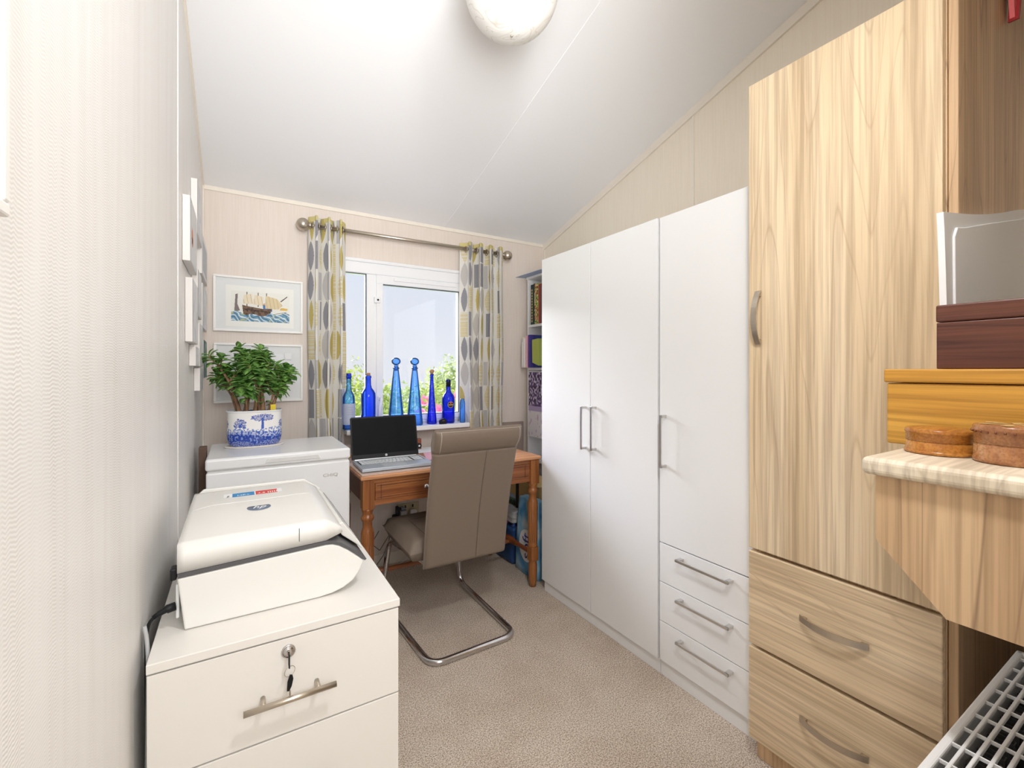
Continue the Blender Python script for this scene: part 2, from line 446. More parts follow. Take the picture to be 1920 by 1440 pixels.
box(wb, XL, WX0, YB, YB+T, 0, zc(YB), b=0); box(wb, WX1, XR, YB, YB+T, 0, zc(YB), b=0)
box(wb, WX0, WX1, YB, YB+T, 0, WZ0, b=0); box(wb, WX0, WX1, YB, YB+T, WZ1, zc(YB), b=0)
struct('wall_back', wb, M_wb)
struct('wall_near', prism(nb(), [(.66, 0), (XR, 0), (XR, zc(.1)), (.66, zc(.1))], 1, .0, .1), M_wr)
struct('wall_hall', prism(nb(), [(XL, 0), (XR, 0), (XR, zc(YN)), (XL, zc(YN))], 1, YN-T, YN), M_ceil)
struct('baseboard_back', bx(XL, XR, YB-.012, YB, 0, .075, b=.003), M_trimc)
# cornice beads and panel joints
n = 1
def trim(bm, m=M_trimc):
    global n
    struct('trim_%d' % n, bm, m); n += 1
trim(bx(XL, XR, YB-.006, YB, ZB-.022, ZB+.002, b=.003))
trim(prism(nb(), [(.1, zc(.1)-.045), (YB, zc(YB)-.045), (YB, zc(YB)), (.1, zc(.1))], 0, XR-.012, XR))
trim(prism(nb(), [(YN, zc(YN)-.012), (YB, zc(YB)-.012), (YB, zc(YB)), (YN, zc(YN))], 0, XL, XL+.008), M_trimc)
trim(bx(XR-.004, XR, 1.535, 1.55, 0, zc(1.55), b=.001))
trim(bx(XL, XL+.003, 1.742, 1.757, 0, zc(1.757), b=.001), M_wl)
trim(bx(XL, XL+.006, YB-.018, YB-.0, 0, ZB, b=.001))
trim(bx(XR-.006, XR, YB-.018, YB, 0, ZB, b=.001))
trim(prism(nb(), [(YN, zc(YN)-.003), (YB, zc(YB)-.0015), (YB, zc(YB)), (YN, zc(YN))], 0, 1.217, 1.237), M_ceil)

# ---------------- window
win = bpy.data.objects.new('window_1', None); C.objects.link(win); win['kind'] = 'structure'; win.location = (.94, YB, WZ0)
f = nb()
y0, y1 = YB-.012, YB+.06
box(f, WX0, WX1, y0, y1, 1.862, WZ1, b=.006); box(f, WX0, WX1, y0+.01, y1, WZ0, .962, b=.006)
box(f, WX0, WX0+.045, y0+.01, y1, .962, 1.862, b=.001); box(f, WX1-.045, WX1, y0+.01, y1, .962, 1.862, b=.001)
box(f, .692, .752, y0+.008, y1, .962, 1.862, b=.001)
obj('window_frame', f, M_upvc, win)
f = nb()
box(f, .750, 1.398, YB-.016, YB+.05, 1.806, 1.861, b=.002); box(f, .750, 1.398, YB-.016, YB+.05, .925, .958, b=.002)
box(f, .750, .792, YB-.016, YB+.05, .958, 1.806, b=.002); box(f, 1.328, 1.398, YB-.016, YB+.05, .958, 1.806, b=.002)
sash = obj('window_sash', f, M_upvc, win)
g = nb()
for a in ((.795, 1.325, 1.800, 1.806), (.795, 1.325, .958, .963), (1.322, 1.328, .96, 1.804)): box(g, a[0], a[1], YB-.006, YB+.002, a[2], a[3], b=0)
for a in ((.495, .69, 1.858, 1.863), (.685, .692, .962, 1.86)): box(g, a[0], a[1], YB, YB+.006, a[2], a[3], b=0)
obj('window_gasket', g, M_gasket, win)
obj('window_glass', bx(.79, 1.33, YB+.012, YB+.018, .955, 1.81, b=0), M_pane, win)
obj('window_glass', bx(.49, .70, YB+.022, YB+.028, .955, 1.865, b=0), M_pane, win)
h = nb(); box(h, .755, .785, YB-.036, YB-.016, 1.0, 1.09, b=.006)
tube(h, smooth_path([(.772, YB-.03, 1.075), (.772, YB-.055, 1.075), (.760, YB-.058, 1.02), (.758, YB-.056, .955)], .02), .0105)
hd = obj('window_handle', h, M_upvc, win)
obj('keyhole', cyl(nb(), (.767, YB-.0375, 1.062), (.767, YB-.034, 1.062), .006), M_black, hd)
h = nb(); box(h, .735, .775, YB-.026, YB-.004, 1.68, 1.72, b=.006)
st = obj('window_stay', h, M_upvc, win)
obj('stay_screw', cyl(nb(), (.757, YB-.03, 1.70), (.757, YB-.024, 1.70), .006), M_black, st)
v = bx(.86, 1.30, YB-.024, YB-.016, 1.83, 1.85, b=.003); obj('trickle_vent', v, M_upvc, win)
struct('trim_%d' % n, bx(.545, 1.345, 2.765, YB+.005, .868, .898, b=.006), M_upvc); n += 1    # sill board
struct('trim_%d' % n, bx(.43, 1.46, YB-.022, YB, 1.930, 1.952, b=.006), M_upvc); n += 1

# ---------------- garden
struct('ground', bx(-8, 14, YB+.4, 22, -.75, -.65, b=0), M_grass)
def leafquad(bm, c, s, nrm, up=None):
    u, w = frame_of(nrm); a = random.uniform(0, PI); u, w = u*math.cos(a)+w*math.sin(a), w*math.cos(a)-u*math.sin(a)
    pts = [c-u*s, c+w*s*.42-u*s*.2, c+w*s*.4+u*s*.4, c+u*s, c-w*s*.4+u*s*.4, c-w*s*.42-u*s*.2]
    bm.faces.new([bm.verts.new(p) for p in pts])
def bush(c, rx, ry, rz, ncl, leaf, m, label, flowers=0, name='garden_bush'):
    t = thing(name, label, 'bush', (c[0], c[1], -.65), 'bushes beyond the window')
    rnd = random.Random(int(c[0]*100)); b = nb(); st = nb(); fl = nb()
    for k in range(ncl):
        d = Vector((rnd.gauss(0, 1), rnd.gauss(0, 1), rnd.gauss(0, 1))).normalized()
        rr = rnd.uniform(.55, 1.0)**.6*(1+.22*nz(d.x*2, d.y*2, 1, d.z*2+c[0]))
        p = Vector((c[0]+d.x*rx*rr, c[1]+d.y*ry*rr, c[2]+d.z*rz*rr))
        for q in range(11):
            o = Vector((rnd.gauss(0, 1), rnd.gauss(0, 1), rnd.gauss(0, 1)))*leaf*2.0
            leafquad(b, p+o, leaf*rnd.uniform(.7, 1.3), (d+Vector((rnd.gauss(0, .6), rnd.gauss(0, .6), rnd.gauss(0, .6)))).normalized())
    for k in range(9):
        a = rnd.uniform(0, 2*PI)
        tip = Vector((c[0]+math.cos(a)*rx*.7, c[1]+math.sin(a)*ry*.7, c[2]+rz*rnd.uniform(-.2, .7)))
        tube(st, smooth_path([(c[0], c[1], -.66), (c[0]+math.cos(a)*rx*.2, c[1]+math.sin(a)*ry*.2, c[2]-rz*.5), tip], .3), [.03]+[.02]*7+[.006], seg=6)
    obj('foliage', b, m, t); obj('stems', st, M_stem, t)
    if flowers:
        for k in range(flowers):
            d = Vector((rnd.uniform(-1, 1), -rnd.uniform(.3, 1), rnd.uniform(-.5, .9))).normalized()
            p = Vector((c[0]+d.x*rx*1.02, c[1]+d.y*ry*1.02, c[2]+d.z*rz*1.02))
            for q in range(14):
                a = 2*PI*q/7; lay = q//7
                leafquad(fl, p+Vector((math.cos(a), -.3*lay, math.sin(a)))*leaf*(1.5-.6*lay), leaf*1.3, Vector((math.cos(a)*.5, -1, math.sin(a)*.5)).normalized())
        obj('blossoms', fl, M_flower, t)
bush((1.05, 6.1, .42), .95, .6, .90, 700, .030, M_bush, 'low bright green bush behind the two tall stoppered bottles')
bush((.90, 4.4, .38), .33, .33, .66, 260, .026, M_bush, 'leafy bush seen through the narrow left window pane')
bush((2.85, 6.2, .64), .72, .6, .78, 760, .028, M_bush2, 'taller pale feathery bush at the right of the window view')
bush((1.98, 4.7, .52), .62, .4, .56, 460, .027, M_bush, 'flowering bush with pink blossoms below the taller pale bush', flowers=44)
bush((2.9, 8.5, .2), 3.2, .8, .75, 900, .05, M_bush2, 'distant low hedge at the back of the garden', name='garden_hedge')

# ================================================================ WHITE WARDROBES
def cabinet_door(parent, name, y0, y1, z0, z1, x=1.48, m=M_white_lam, th=.018):
    return obj(name, bx(x, x+th, y0+.0020, y1-.0020, z0, z1, b=.0012), m, parent)
def d_handle(parent, p, L, axis, m=M_handle):
    """flat D handle standing off a face at x=p[0]"""
    x, y, z = p; b = nb(); so = .034
    if axis == 'z':
        box(b, x-so, x-so+.006, y-.005, y+.005, z-L/2, z+L/2, b=.001)
        for s in (-1, 1): box(b, x-so+.001, x, y-.005, y+.005, z+s*(L/2-.006)-.006, z+s*(L/2-.006)+.006, b=.001)
    else:
        box(b, x-so, x-so+.006, y-L/2, y+L/2, z-.005, z+.005, b=.001)
        for s in (-1, 1): box(b, x-so+.001, x, y+s*(L/2-.008)-.008, y+s*(L/2-.008)+.008, z-.005, z+.005, b=.001)
    return obj('handle', b, m, parent)
w = thing('wardrobe', 'tall white two-door wardrobe beside the desk', 'wardrobe', (1.75, 1.69, 0), None)
b = nb(); box(b, 1.499, 2.04, 1.277, 1.295, .065, 1.878); box(b, 1.499, 2.04, 2.09, 2.108, .065, 1.878); box(b, 1.499, 2.04, 1.277, 2.108, 1.862, 1.878)
box(b, 1.499, 2.04, 1.277, 2.108, .065, .083); box(b, 2.03, 2.04, 1.277, 2.108, .065, 1.878)
obj('carcass', b, M_white_lam, w); obj('plinth', bx(1.492, 2.0, 1.275, 2.10, 0, .066, b=.001), M_white_lam, w)
d = cabinet_door(w, 'door', 1.695, 2.112, .062, 1.882); d_handle(d, (1.48, 1.728, .968), .213, 'z')
d = cabinet_door(w, 'door', 1.277, 1.695, .062, 1.882); d_handle(d, (1.48, 1.655, .972), .213, 'z')
w = thing('wardrobe', 'white wardrobe with one door above three drawers next to wood-effect wardrobe', 'wardrobe', (1.75, 1.08, 0))
b = nb(); box(b, 1.499, 2.04, .87, .888, .065, 1.874); box(b, 1.499, 2.04, 1.255, 1.273, .065, 1.874); box(b, 1.499, 2.04, .87, 1.273, 1.858, 1.874)
box(b, 1.499, 2.04, .87, 1.273, .065, .083); box(b, 2.03, 2.04, .87, 1.273, .065, 1.874); box(b, 1.499, 2.03, .87, 1.273, .538, .552)
obj('carcass', b, M_white_lam, w); obj('plinth', bx(1.492, 2.0, .87, 1.272, 0, .066, b=.001), M_white_lam, w)
d = cabinet_door(w, 'door', .872, 1.270, .550, 1.878); d_handle(d, (1.48, 1.238, .966), .213, 'z')
for z0, z1, hz in ((.389, .546, .514), (.229, .386, .355), (.066, .226, .194)):
    d = cabinet_door(w, 'drawer', .872, 1.270, z0, z1); d_handle(d, (1.48, 1.056, hz), .222, 'y')

# ================================================================ OAK WARDROBE
w = thing('wardrobe', 'tall wood-effect wardrobe with one door over two drawers', 'wardrobe', (1.72, .61, 0))
obj('carcass', bx(1.422, 2.05, .374, .843, .07, 2.15, b=.002), M_oak_side, w)
obj('plinth', bx(1.44, 2.0, .38, .838, 0, .072, b=.001), M_oak_side, w)
d = obj('door', bx(1.40, 1.42, .376, .843, .686, 2.163, b=.003), M_oak_z, w)
def bow(parent, p, L, axis):
    b = nb(); x, y, z = p; rows = []; N = 16
    for i in range(N+1):
        t = -1+2*i/N; off = .004+.026*(1-abs(t)**2.2); rows.append((t*L/2, off))
    def P(s, o, wd): return Vector((x-o, y+wd, z+s)) if axis == 'z' else Vector((x-o, y+s, z+wd))
    V = []
    for s, o in rows: V.append([b.verts.new(P(s, o+.004, -.0085)), b.verts.new(P(s, o+.004, .0085)), b.verts.new(P(s, o, .0085)), b.verts.new(P(s, o, -.0085))])
    for a, c in zip(V, V[1:]):
        for k in range(4): b.faces.new([a[k], a[(k+1) % 4], c[(k+1) % 4], c[k]])
    b.faces.new(V[0]); b.faces.new(V[-1][::-1])
    for s in (-1, 1):
        q = P(s*(L/2-.012), 0, 0); box(b, x-.012, x+.001, q.y-.006, q.y+.006, q.z-.006, q.z+.006, b=.001)
    return obj('handle', b, M_brushed, parent)
bow(d, (1.40, .808, 1.417), .168, 'z')
for z0, z1, hz in ((.381, .676, .534), (.079, .371, .242)):
    d = obj('drawer', bx(1.40, 1.42, .376, .843, z0, z1, b=.003), M_oak_y, w); bow(d, (1.40, .602, hz), .168, 'y')
tag(obj('end_panel', bx(1.424, XR-.013, .355, .373, 0, zc(.36)-.05, b=.002), M_oak_side), 'darker wood-effect end panel at the near side of the tall wood-effect wardrobe', 'panel')

# worktop with fascia on the near side
t = thing('worktop_shelf', 'pale wood-effect worktop shelf with rounded edge carrying the boxes', 'shelf', (1.3, .25, .9))
obj('worktop', bx(.915, XR-.001, .102, .353, 1.074, 1.104, b=.010, seg=4), M_oak_pale, t)
obj('fascia', prism(nb(), [(.105, .868), (.246, .868), (.336, .964), (.336, 1.075), (.105, 1.075)], 0, .931, .949), M_oak_side, t)
# ================================================================ things on the worktop
t = thing('wooden_box', 'large yellow-stained wooden box with a lipped lid', 'box', (1.30, .24, 1.104), 'boxes on the worktop shelf')
obj('body', bx(1.133, 1.392, .112, .390, 1.104, 1.226, b=.003), M_yellow, t)
obj('lid', bx(1.129, 1.396, .108, .394, 1.2275, 1.254, b=.003), M_yellow, t)
t = thing('wooden_box', 'dark mahogany box stacked on the yellow-stained box', 'box', (1.28, .22, 1.254), 'boxes on the worktop shelf')
obj('body', bx(1.20, 1.38, .11, .332, 1.2545, 1.347, b=.002), M_maho, t)
obj('lid', bx(1.199, 1.381, .109, .333, 1.348, 1.382, b=.003), M_maho, t)
def round_box(c, r, h, m, label, inlay, sq=1.0):
    t = thing('round_box', label, 'box', c, 'round wooden boxes on the worktop shelf')
    k = [(r*.94, 0), (r, .002), (r*1.01, .006), (r*.985, .009), (r*.975, h*.46), (r*.955, h*.48), (r*.975, h*.50)]
    obj('body', lathe(nb(), k, c, seg=48, sy=sq), m, t)
    l = [(r*.955, h*.50), (r*.98, h*.52), (r*.985, h*.8), (r*1.01, h*.84), (r*1.02, h*.88), (r, h*.91), (r*1.0, h*.96), (r*.96, h), (r*.5, h+.001), (.001, h+.0012)]
    ld = obj('lid', lathe(nb(), l, c, seg=48, sy=sq), m, t)
    b = nb()
    if inlay:
        for q in range(12):
            a = 2*PI*q/12; p = Vector(c)+Vector((0, 0, h+.0016))
            if q % 2 == 0:
                b.faces.new([b.verts.new(p+Vector((math.cos(z)*rr, math.sin(z)*rr, 0))) for z, rr in ((a, .004), (a-.24, r*.72), (a, r*.9), (a+.24, r*.72))])
        obj('inlay', b, M_inlay, ld, solid=.0004)
        b = nb()
        for q in range(28):
            a = 2*PI*q/28
            cyl(b, Vector(c)+Vector((math.cos(a)*r*1.015, math.sin(a)*r*1.015, h*.80)), Vector(c)+Vector((math.cos(a)*r*1.015, math.sin(a)*r*1.015, h*.86)), r*.03, seg=6)
        obj('rim_inlay', b, M_inlay_dark, ld)
    else:
        obj('base_ring', lathe(nb(), [(r*.97, .001), (r*1.03, .001), (r*1.035, .004), (r*.99, .0075)], c, seg=48, sy=sq), m, t)
round_box((1.068, .292, 1.1042), .046, .044, M_round, 'low round honey-coloured wooden box on the worktop', False)
round_box((1.050, .198, 1.1042), .046, .060, M_round2, 'taller round wooden box with inlaid lid at the right edge', True)
# white moulded panel standing behind boxes
t = thing('moulded_panel', 'glossy white moulded panel with raised rim standing behind the dark box', 'panel', (1.65, .347, 1.2552))
prof = []
x0, x1, z0, z1 = 1.300, 2.02, 1.2552, 1.588
N = 14
top = [(x0-.022+(x1-x0+.022)*i/N, z1+.143*(i/N)-.009*math.sin(PI*min(1, i/N*1.3))) for i in range(N+1)]
pr_ = [(x0+.004, z0)]+[(x0+.004-.024*(i/8)**1.4, z0+(z1-z0)*i/8) for i in range(1, 8)]+top+[(x1, z0)]
obj('rim', prism(nb(), pr_, 1, .342, .3535), M_card_w, t)
obj('inner_panel', prism(nb(), [(x0+.040, z0+.01), (x1-.03, z0+.01), (x1-.03, z1+.112), (x0+.30, z1+.030), (x0+.10, z1-.014), (x0+.050, z1-.022), (x0+.032, z1-.045)], 1, .3375, .3425, bev=.002), M_card_w, t)
# red hanging strap
t = thing('red_tag', 'salmon-red pointed tag hanging at the top right corner', 'tag', (1.80, .345, 2.20))
obj('face', prism(nb(), [(1.755, 2.40), (1.778, 2.26), (1.790, 2.206), (1.802, 2.204), (1.846, 2.40)], 1, .335, .345), M_red, t)
obj('edge', prism(nb(), [(1.797, 2.202), (1.812, 2.206), (1.872, 2.40), (1.844, 2.40)], 1, .330, .350), M_red_d, t)

# ================================================================ RADIATOR
t = thing('radiator', 'white convector radiator with slotted top grille in the near right corner', 'radiator', (1.03, .2, .1))
RX0, RX1, RY0, RY1, RZ = .665, 1.432, .142, .264, .65
obj('panel', bx(RX0, RX1, RY1-.006, RY1, .12, RZ-.008, b=.002), M_radiator, t)
obj('panel', bx(RX0, RX1, RY0, RY0+.006, .12, RZ-.008, b=.002), M_radiator, t)
b = nb(); box(b, RX0-.003, RX0+.003, RY0, RY1, .12, RZ-.004); box(b, RX1-.003, RX1+.003, RY0, RY1, .12, RZ-.004); b.free()
for q in (RX0, RX1): obj('side_cover', bx(q-.003, q+.003, RY0, RY1, .12, RZ-.013), M_radiator, t)
b = nb(); box(b, RX0, RX1, RY1-.010, RY1+.002, RZ-.012, RZ, b=.003); box(b, RX0, RX1, RY0-.002, RY0+.016, RZ-.012, RZ, b=.004)
box(b, RX0-.004, RX0+.012, RY0-.002, RY1+.002, RZ-.012, RZ, b=.004); box(b, RX1-.012, RX1+.004, RY0-.002, RY1+.002, RZ-.012, RZ, b=.004)
k = 1.401
while k > RX0+.02:
    box(b, k-.0013, k+.0013, RY0+.012, RY1-.008, RZ-.008, RZ-.0015, b=.0006, seg=1); k -= .0586
for j in range(6):
    yy = .2415-.0163*j; box(b, RX0, RX1, yy-.0023, yy+.0023, RZ-.009, RZ-.0005, b=.0008, seg=1)
obj('grille', b, M_radiator, t)
b = nb(); k = RX0+.02
while k < RX1-.03:
    prism(b, [(k, RY1-.012), (k+.004, RY1-.045), (k+.018, RY1-.045), (k+.022, RY1-.012), (k+.0205, RY1-.012), (k+.0165, RY1-.0435), (k+.0055, RY1-.0435), (k+.0015, RY1-.012)], 2, .14, RZ-.06)
    prism(b, [(k, RY0+.012), (k+.004, RY0+.045), (k+.018, RY0+.045), (k+.022, RY0+.012), (k+.0205, RY0+.012), (k+.0165, RY0+.0435), (k+.0055, RY0+.0435), (k+.0015, RY0+.012)], 2, .14, RZ-.06)
    k += .03
obj('convector_fins', b, M_fin, t)
for q in (RX0+.05, RX1-.05): obj('pipe', cyl(nb(), (q, .2, .125), (q, .2, 0), .008), M_radiator, t)
for k in (.8, 1.3): obj('wall_bracket', bx(k-.015, k+.015, .1015, .1425, .2, .55), M_radiator, t)

# ================================================================ FILING CABINET
t = thing('filing_cabinet', 'white three-drawer filing cabinet with key in its lock under the printer', 'cabinet', (.09, 1.37, 0))
CX0, CX1, CY0, CY1, CZ = -.142, .321, 1.03, 1.716, .722
obj('top', bx(CX0, CX1, CY0, CY1, CZ-.018, CZ, b=.0015), M_cab, t)
b = nb(); box(b, CX0+.001, CX0+.017, CY0+.02, CY1-.002, .02, CZ-.019, b=.001); box(b, CX1-.019, CX1-.003, CY0+.02, CY1-.002, .02, CZ-.019, b=.001)
box(b, CX0+.017, CX1-.019, CY1-.012, CY1-.002, .02, CZ-.019, b=0); box(b, CX0+.017, CX1-.019, CY0+.03, CY1-.01, .02, .036, b=0)
obj('carcass', b, M_cab, t)
drs = []
for z0, z1 in ((.507, .7005), (.275, .5035), (.03, .2715)):
    drs.append(obj('drawer', bx(CX0+.001, CX1-.003, CY0+.002, CY0+.019, z0, z1, b=.0012), M_cab, t))
def bar_handle(parent, z, x0=.008, x1=.176):
    b = nb(); yh = CY0-.030
    cyl(b, (x0, yh, z), (x1, yh, z), .0058, seg=24)
    for x in (x0+.034, x1-.034): cyl(b, (x, yh, z), (x, CY0+.002, z), .0048, seg=16)
    obj('handle', b, M_brushed, parent)
bar_handle(drs[0], .594); bar_handle(drs[1], .40); bar_handle(drs[2], .16)
b = nb(); lathe(b, [(.0135, .0), (.0135, .002), (.0115, .0042), (.0105, .003), (.0095, .003), (.0085, .006), (.004, .0065), (.0005, .0065)], (0, 0, 0), seg=32)
bmesh.ops.transform(b, matrix=basis((.088, CY0+.002, .674), (1, 0, 0), (0, 0, 1)), verts=b.verts)
lockp = obj('lock', b, M_chrome, drs[0])
K = thing('key', 'black-headed key turned in the filing cabinet lock', 'key', (.088, CY0-.006, .66), 'keys on the filing cabinet')
b = nb(); box(b, .0868, .0892, CY0-.022, CY0-.006, .650, .678, b=.001); obj('key_head', b, M_black, K)
obj('key_blade', bx(.0872, .0888, CY0-.008, CY0-.0044, .671, .677, b=0), M_brushed, K)
R = obj('key_ring', tube(nb(), [(.089+.010*math.cos(a), CY0-.016+.004*math.cos(a), .642+.010*math.sin(a)) for a in [2*PI*i/28 for i in range(29)]], .0006, seg=6), M_brushed)
tag(R, 'thin metal ring linking the two black keys', 'ring')
K = thing('key', 'spare black-headed key hanging from the ring in front of the handle', 'key', (.09, CY0-.016, .62), 'keys on the filing cabinet')
kb = [(.0835, .604), (.0845, .622), (.089, .636), (.094, .634), (.0955, .626), (.0925, .612), (.088, .603)]
obj('key_head', prism(nb(), kb, 1, CY0-.0185, CY0-.0155, bev=.0008), M_black, K)
obj('key_blade', bx(.0878, .0905, CY0-.0175, CY0-.0165, .582, .604, b=0), M_brushed, K)

# ================================================================ PRINTER
PZ0 = CZ
t = thing('printer', 'white inkjet printer with dark band on top of filing cabinet', 'printer', (.08, 1.34, PZ0))
PY0, PY1 = 1.128, 1.560
base_prof = [(-.094, PZ0+.001), (.16, PZ0+.001), (.19, PZ0+.004), (.215, PZ0+.011), (.236, PZ0+.023), (.250, PZ0+.040), (.259, PZ0+.058), (.263, PZ0+.066), (.248, PZ0+.080), (.225, PZ0+.100), (.205, PZ0+.114), (.190, PZ0+.120), (.175, PZ0+.1215), (-.106, PZ0+.109)]
obj('body', prism(nb(), base_prof, 1, PY0, PY1, bev=.004, seg=3), M_plastic, t, smooth=False)
band = [(-.1045, PZ0+.109), (.175, PZ0+.1218), (.190, PZ0+.1204), (.205, PZ0+.1144), (.225, PZ0+.1003), (.248, PZ0+.0803), (.264, PZ0+.066), (.268, PZ0+.069), (.252, PZ0+.085), (.228, PZ0+.1055), (.208, PZ0+.121), (.192, PZ0+.1275), (.175, PZ0+.130), (-.1055, PZ0+.118)]
obj('trim_band', prism(nb(), band, 1, PY0-.0008, PY1+.0008), M_band, t)
# lid: lofted, crowned
b = nb(); rows = []
NX, NY = 26, 22
def lidz(x, y):
    u = (x+.108)/.318; v = (y-PY0)/(PY1-PY0)
    e = min(1, min(u, 1-u)/.22); e2 = min(1, min(v*1.0, 1-v)/.45)
    rise = .013*(1-(1-e)**1.7)*(1-(1-e2)**1.5)
    drop = .020*max(0, (u-.90)/.10)
    return PZ0+.1755+rise+.004*v-drop
xs = [-.106+.318*i/NX for i in range(NX+1)]; ys = [PY0+.001+(PY1-PY0-.002)*j/NY for j in range(NY+1)]
def lidbot(x): return PZ0+.1185+(x+.106)/.281*.0125 if x < .175 else PZ0+.131+(x-.175)*.35
tp = [[b.verts.new((x+(.0 if x > .2 else 0), y, lidz(x, y))) for x in xs] for y in ys]
bt = [[b.verts.new((x, y, lidbot(x))) for x in xs] for y in ys]
for j in range(NY):
    for i in range(NX):
        b.faces.new([tp[j][i], tp[j][i+1], tp[j+1][i+1], tp[j+1][i]]).smooth = True
        b.faces.new([bt[j][i], bt[j+1][i], bt[j+1][i+1], bt[j][i+1]])
for i in range(NX):
    b.faces.new([tp[0][i], bt[0][i], bt[0][i+1], tp[0][i+1]]); b.faces.new([tp[NY][i+1], bt[NY][i+1], bt[NY][i], tp[NY][i]])
for j in range(NY):
    b.faces.new([tp[j][NX], bt[j][NX], bt[j+1][NX], tp[j+1][NX]]); b.faces.new([tp[j+1][0], bt[j+1][0], bt[j][0], tp[j][0]])
sharp = [e for e in b.edges if e.is_boundary is False and len(e.link_faces) == 2 and e.calc_face_angle(0) > .9]
bmesh.ops.bevel(b, geom=sharp, offset=.0022, segments=2, profile=.5, affect='EDGES')
lid = obj('lid', b, M_plastic, t, smooth=True)
# control panel slope at the tray side, far wall and output lip
b = nb(); prism(b, [(.213, PZ0+.134), (.214, PZ0+.150), (.222, PZ0+.152), (.262, PZ0+.096), (.270, PZ0+.076), (.256, PZ0+.090), (.22, PZ0+.120)], 1, PY0+.05, PY1-.002, bev=.002)
obj('control_panel', b, M_plastic, t)
obj('control_strip', prism(nb(), [(.229, PZ0+.1425), (.231, PZ0+.144), (.259, PZ0+.102), (.257, PZ0+.100)], 1, PY0+.08, PY1-.03), M_cable_lt, t)
b = nb(); prism(b, [(-.10, PZ0+.11), (.25, PZ0+.08), (.225, PZ0+.15), (.18, PZ0+.186), (-.085, PZ0+.188), (-.104, PZ0+.17)], 1, PY1+.001, PY1+.012, bev=.003)
obj('paper_feed_cover', b, M_plastic, t)
b = nb(); box(b, -.110, -.104, PY0+.02, PY0+.16, PZ0+.02, PZ0+.09, b=.002); obj('rear_port_panel', b, M_card_w, t)
obj('lid_hinge', bx(-.118, -.107, PY0+.004, PY0+.03, PZ0+.104, PZ0+.128, b=.003), M_black, t)
obj('lid_seam', bx(.118, .1192, PY0-.0003, PY0+.004, PZ0+.140, PZ0+.170, b=0), M_band, lid)
# ellipse badge
b = nb(); cx_, cy_ = .044, 1.288
lathe(b, [(.026, 0), (.026, .0008), (.001, .0008)], (cx_, cy_, lidz(cx_, cy_)-.0002), seg=40, sy=.95)
bd = obj('badge', b, M_logo, lid)
obj('badge_lettering', text_mesh('hp', .030, basis((cx_, cy_, lidz(cx_, cy_)+.0007), (1, 0, 0), (0, 1, 0)), .0002, shear=.3), M_paper, bd)
# stickers on the far part of the lid
sz = lidz(.05, 1.44)+.0006; SY = 1.404
obj('sticker', bx(-.034, .106, SY, SY+.062, sz-.0004, sz, b=0), M_paper, lid, smooth=False)
obj('sticker_panel', bx(-.014, .038, SY+.004, SY+.058, sz, sz+.0003, b=0), M_sticker_b, lid)
obj('sticker_panel', bx(.041, .094, SY+.004, SY+.058, sz, sz+.0003, b=0), M_sticker_r, lid)
obj('sticker_text', text_mesh('4.5', .016, basis((.055, SY+.031, sz+.0005), (1, 0, 0), (0, 1, 0)), .0001), M_paper, lid)
obj('sticker_text', text_mesh('lllll', .024, basis((.082, SY+.031, sz+.0005), (1, 0, 0), (0, 1, 0)), .0001), M_paper, lid)
obj('sticker_text', text_mesh('HP+', .017, basis((.012, SY+.031, sz+.0005), (1, 0, 0), (0, 1, 0)), .0001), M_paper, lid)
obj('sticker_small_print', text_mesh('Print', .010, basis((-.024, SY+.031, sz+.0002), (0, 1, 0), (-1, 0, 0)), .0001), M_band, lid)
b = nb(); tube(b, [(-.10+.27*i/20, 1.366-.010*math.sin(PI*i/20), lidz(-.10+.27*i/20, 1.36)+.0002) for i in range(21)], .0008, seg=6); obj('lid_groove', b, M_white_gap, lid)

# power lead
t = thing('power_lead', 'black printer power lead with moulded plug at the wall', 'cable', (-.15, 1.13, .7))
b = nb()
tube(b, smooth_path([(-.1105, 1.148, PZ0+.046), (-.130, 1.142, PZ0+.044), (-.150, 1.137, PZ0+.034), (-.1555, 1.135, PZ0+.01), (-.1545, 1.137, .55), (-.154, 1.16, .3), (-.154, 1.3, .02)], .02), .0032, seg=10); obj('lead', b, M_black, t)
b = nb(); tube(b, [(-.1105, 1.149, PZ0+.046), (-.124, 1.145, PZ0+.045), (-.126, 1.144, PZ0+.0445), (-.136, 1.142, PZ0+.041), (-.146, 1.139, PZ0+.036)], [.0085, .0085, .0065, .0055, .0042], seg=14); obj('moulded_plug', b, M_black, t)
tag(obj('usb_cable', tube(nb(), smooth_path([(-.157, 1.125, PZ0+.030), (-.152, 1.118, PZ0+.005), (-.1475, 1.10, PZ0-.03), (-.149, 1.09, .4), (-.152, 1.2, .02)], .03), .0036, seg=10), M_cable_lt), 'pale grey cable hanging behind the filing cabinet', 'cable')

# ================================================================ FREEZER
t = thing('chest_freezer', 'small white chest freezer with planter on its lid', 'freezer', (.16, 2.36, 0))
FX0, FX1, FY0, FY1 = -.112, .437, 2.14, 2.585
obj('body', bx(FX0+.002, FX1-.002, FY0+.004, FY1, .02, .845, b=.008, seg=3), M_freezer, t)
lid = obj('lid', bx(FX0, FX1, FY0-.004, FY1-.005, .852, .900, b=.010, seg=4), M_freezer, t)
obj('lid_seal', bx(FX0+.008, FX1-.008, FY0+.008, FY1-.012, .843, .854, b=0), M_white_gap, t)
b = nb(); prism(b, [(.095, .866), (.105, .883), (.30, .883), (.31, .866)], 1, FY0-.008, FY0-.002, bev=.001); obj('handle', b, M_white_gap, lid)
obj('lettering', text_mesh('CHiQ', .020, basis((.352, FY0+.0032, .785), (1, 0, 0), (0, 0, 1)), .0004, 1.3), M_handle, t)
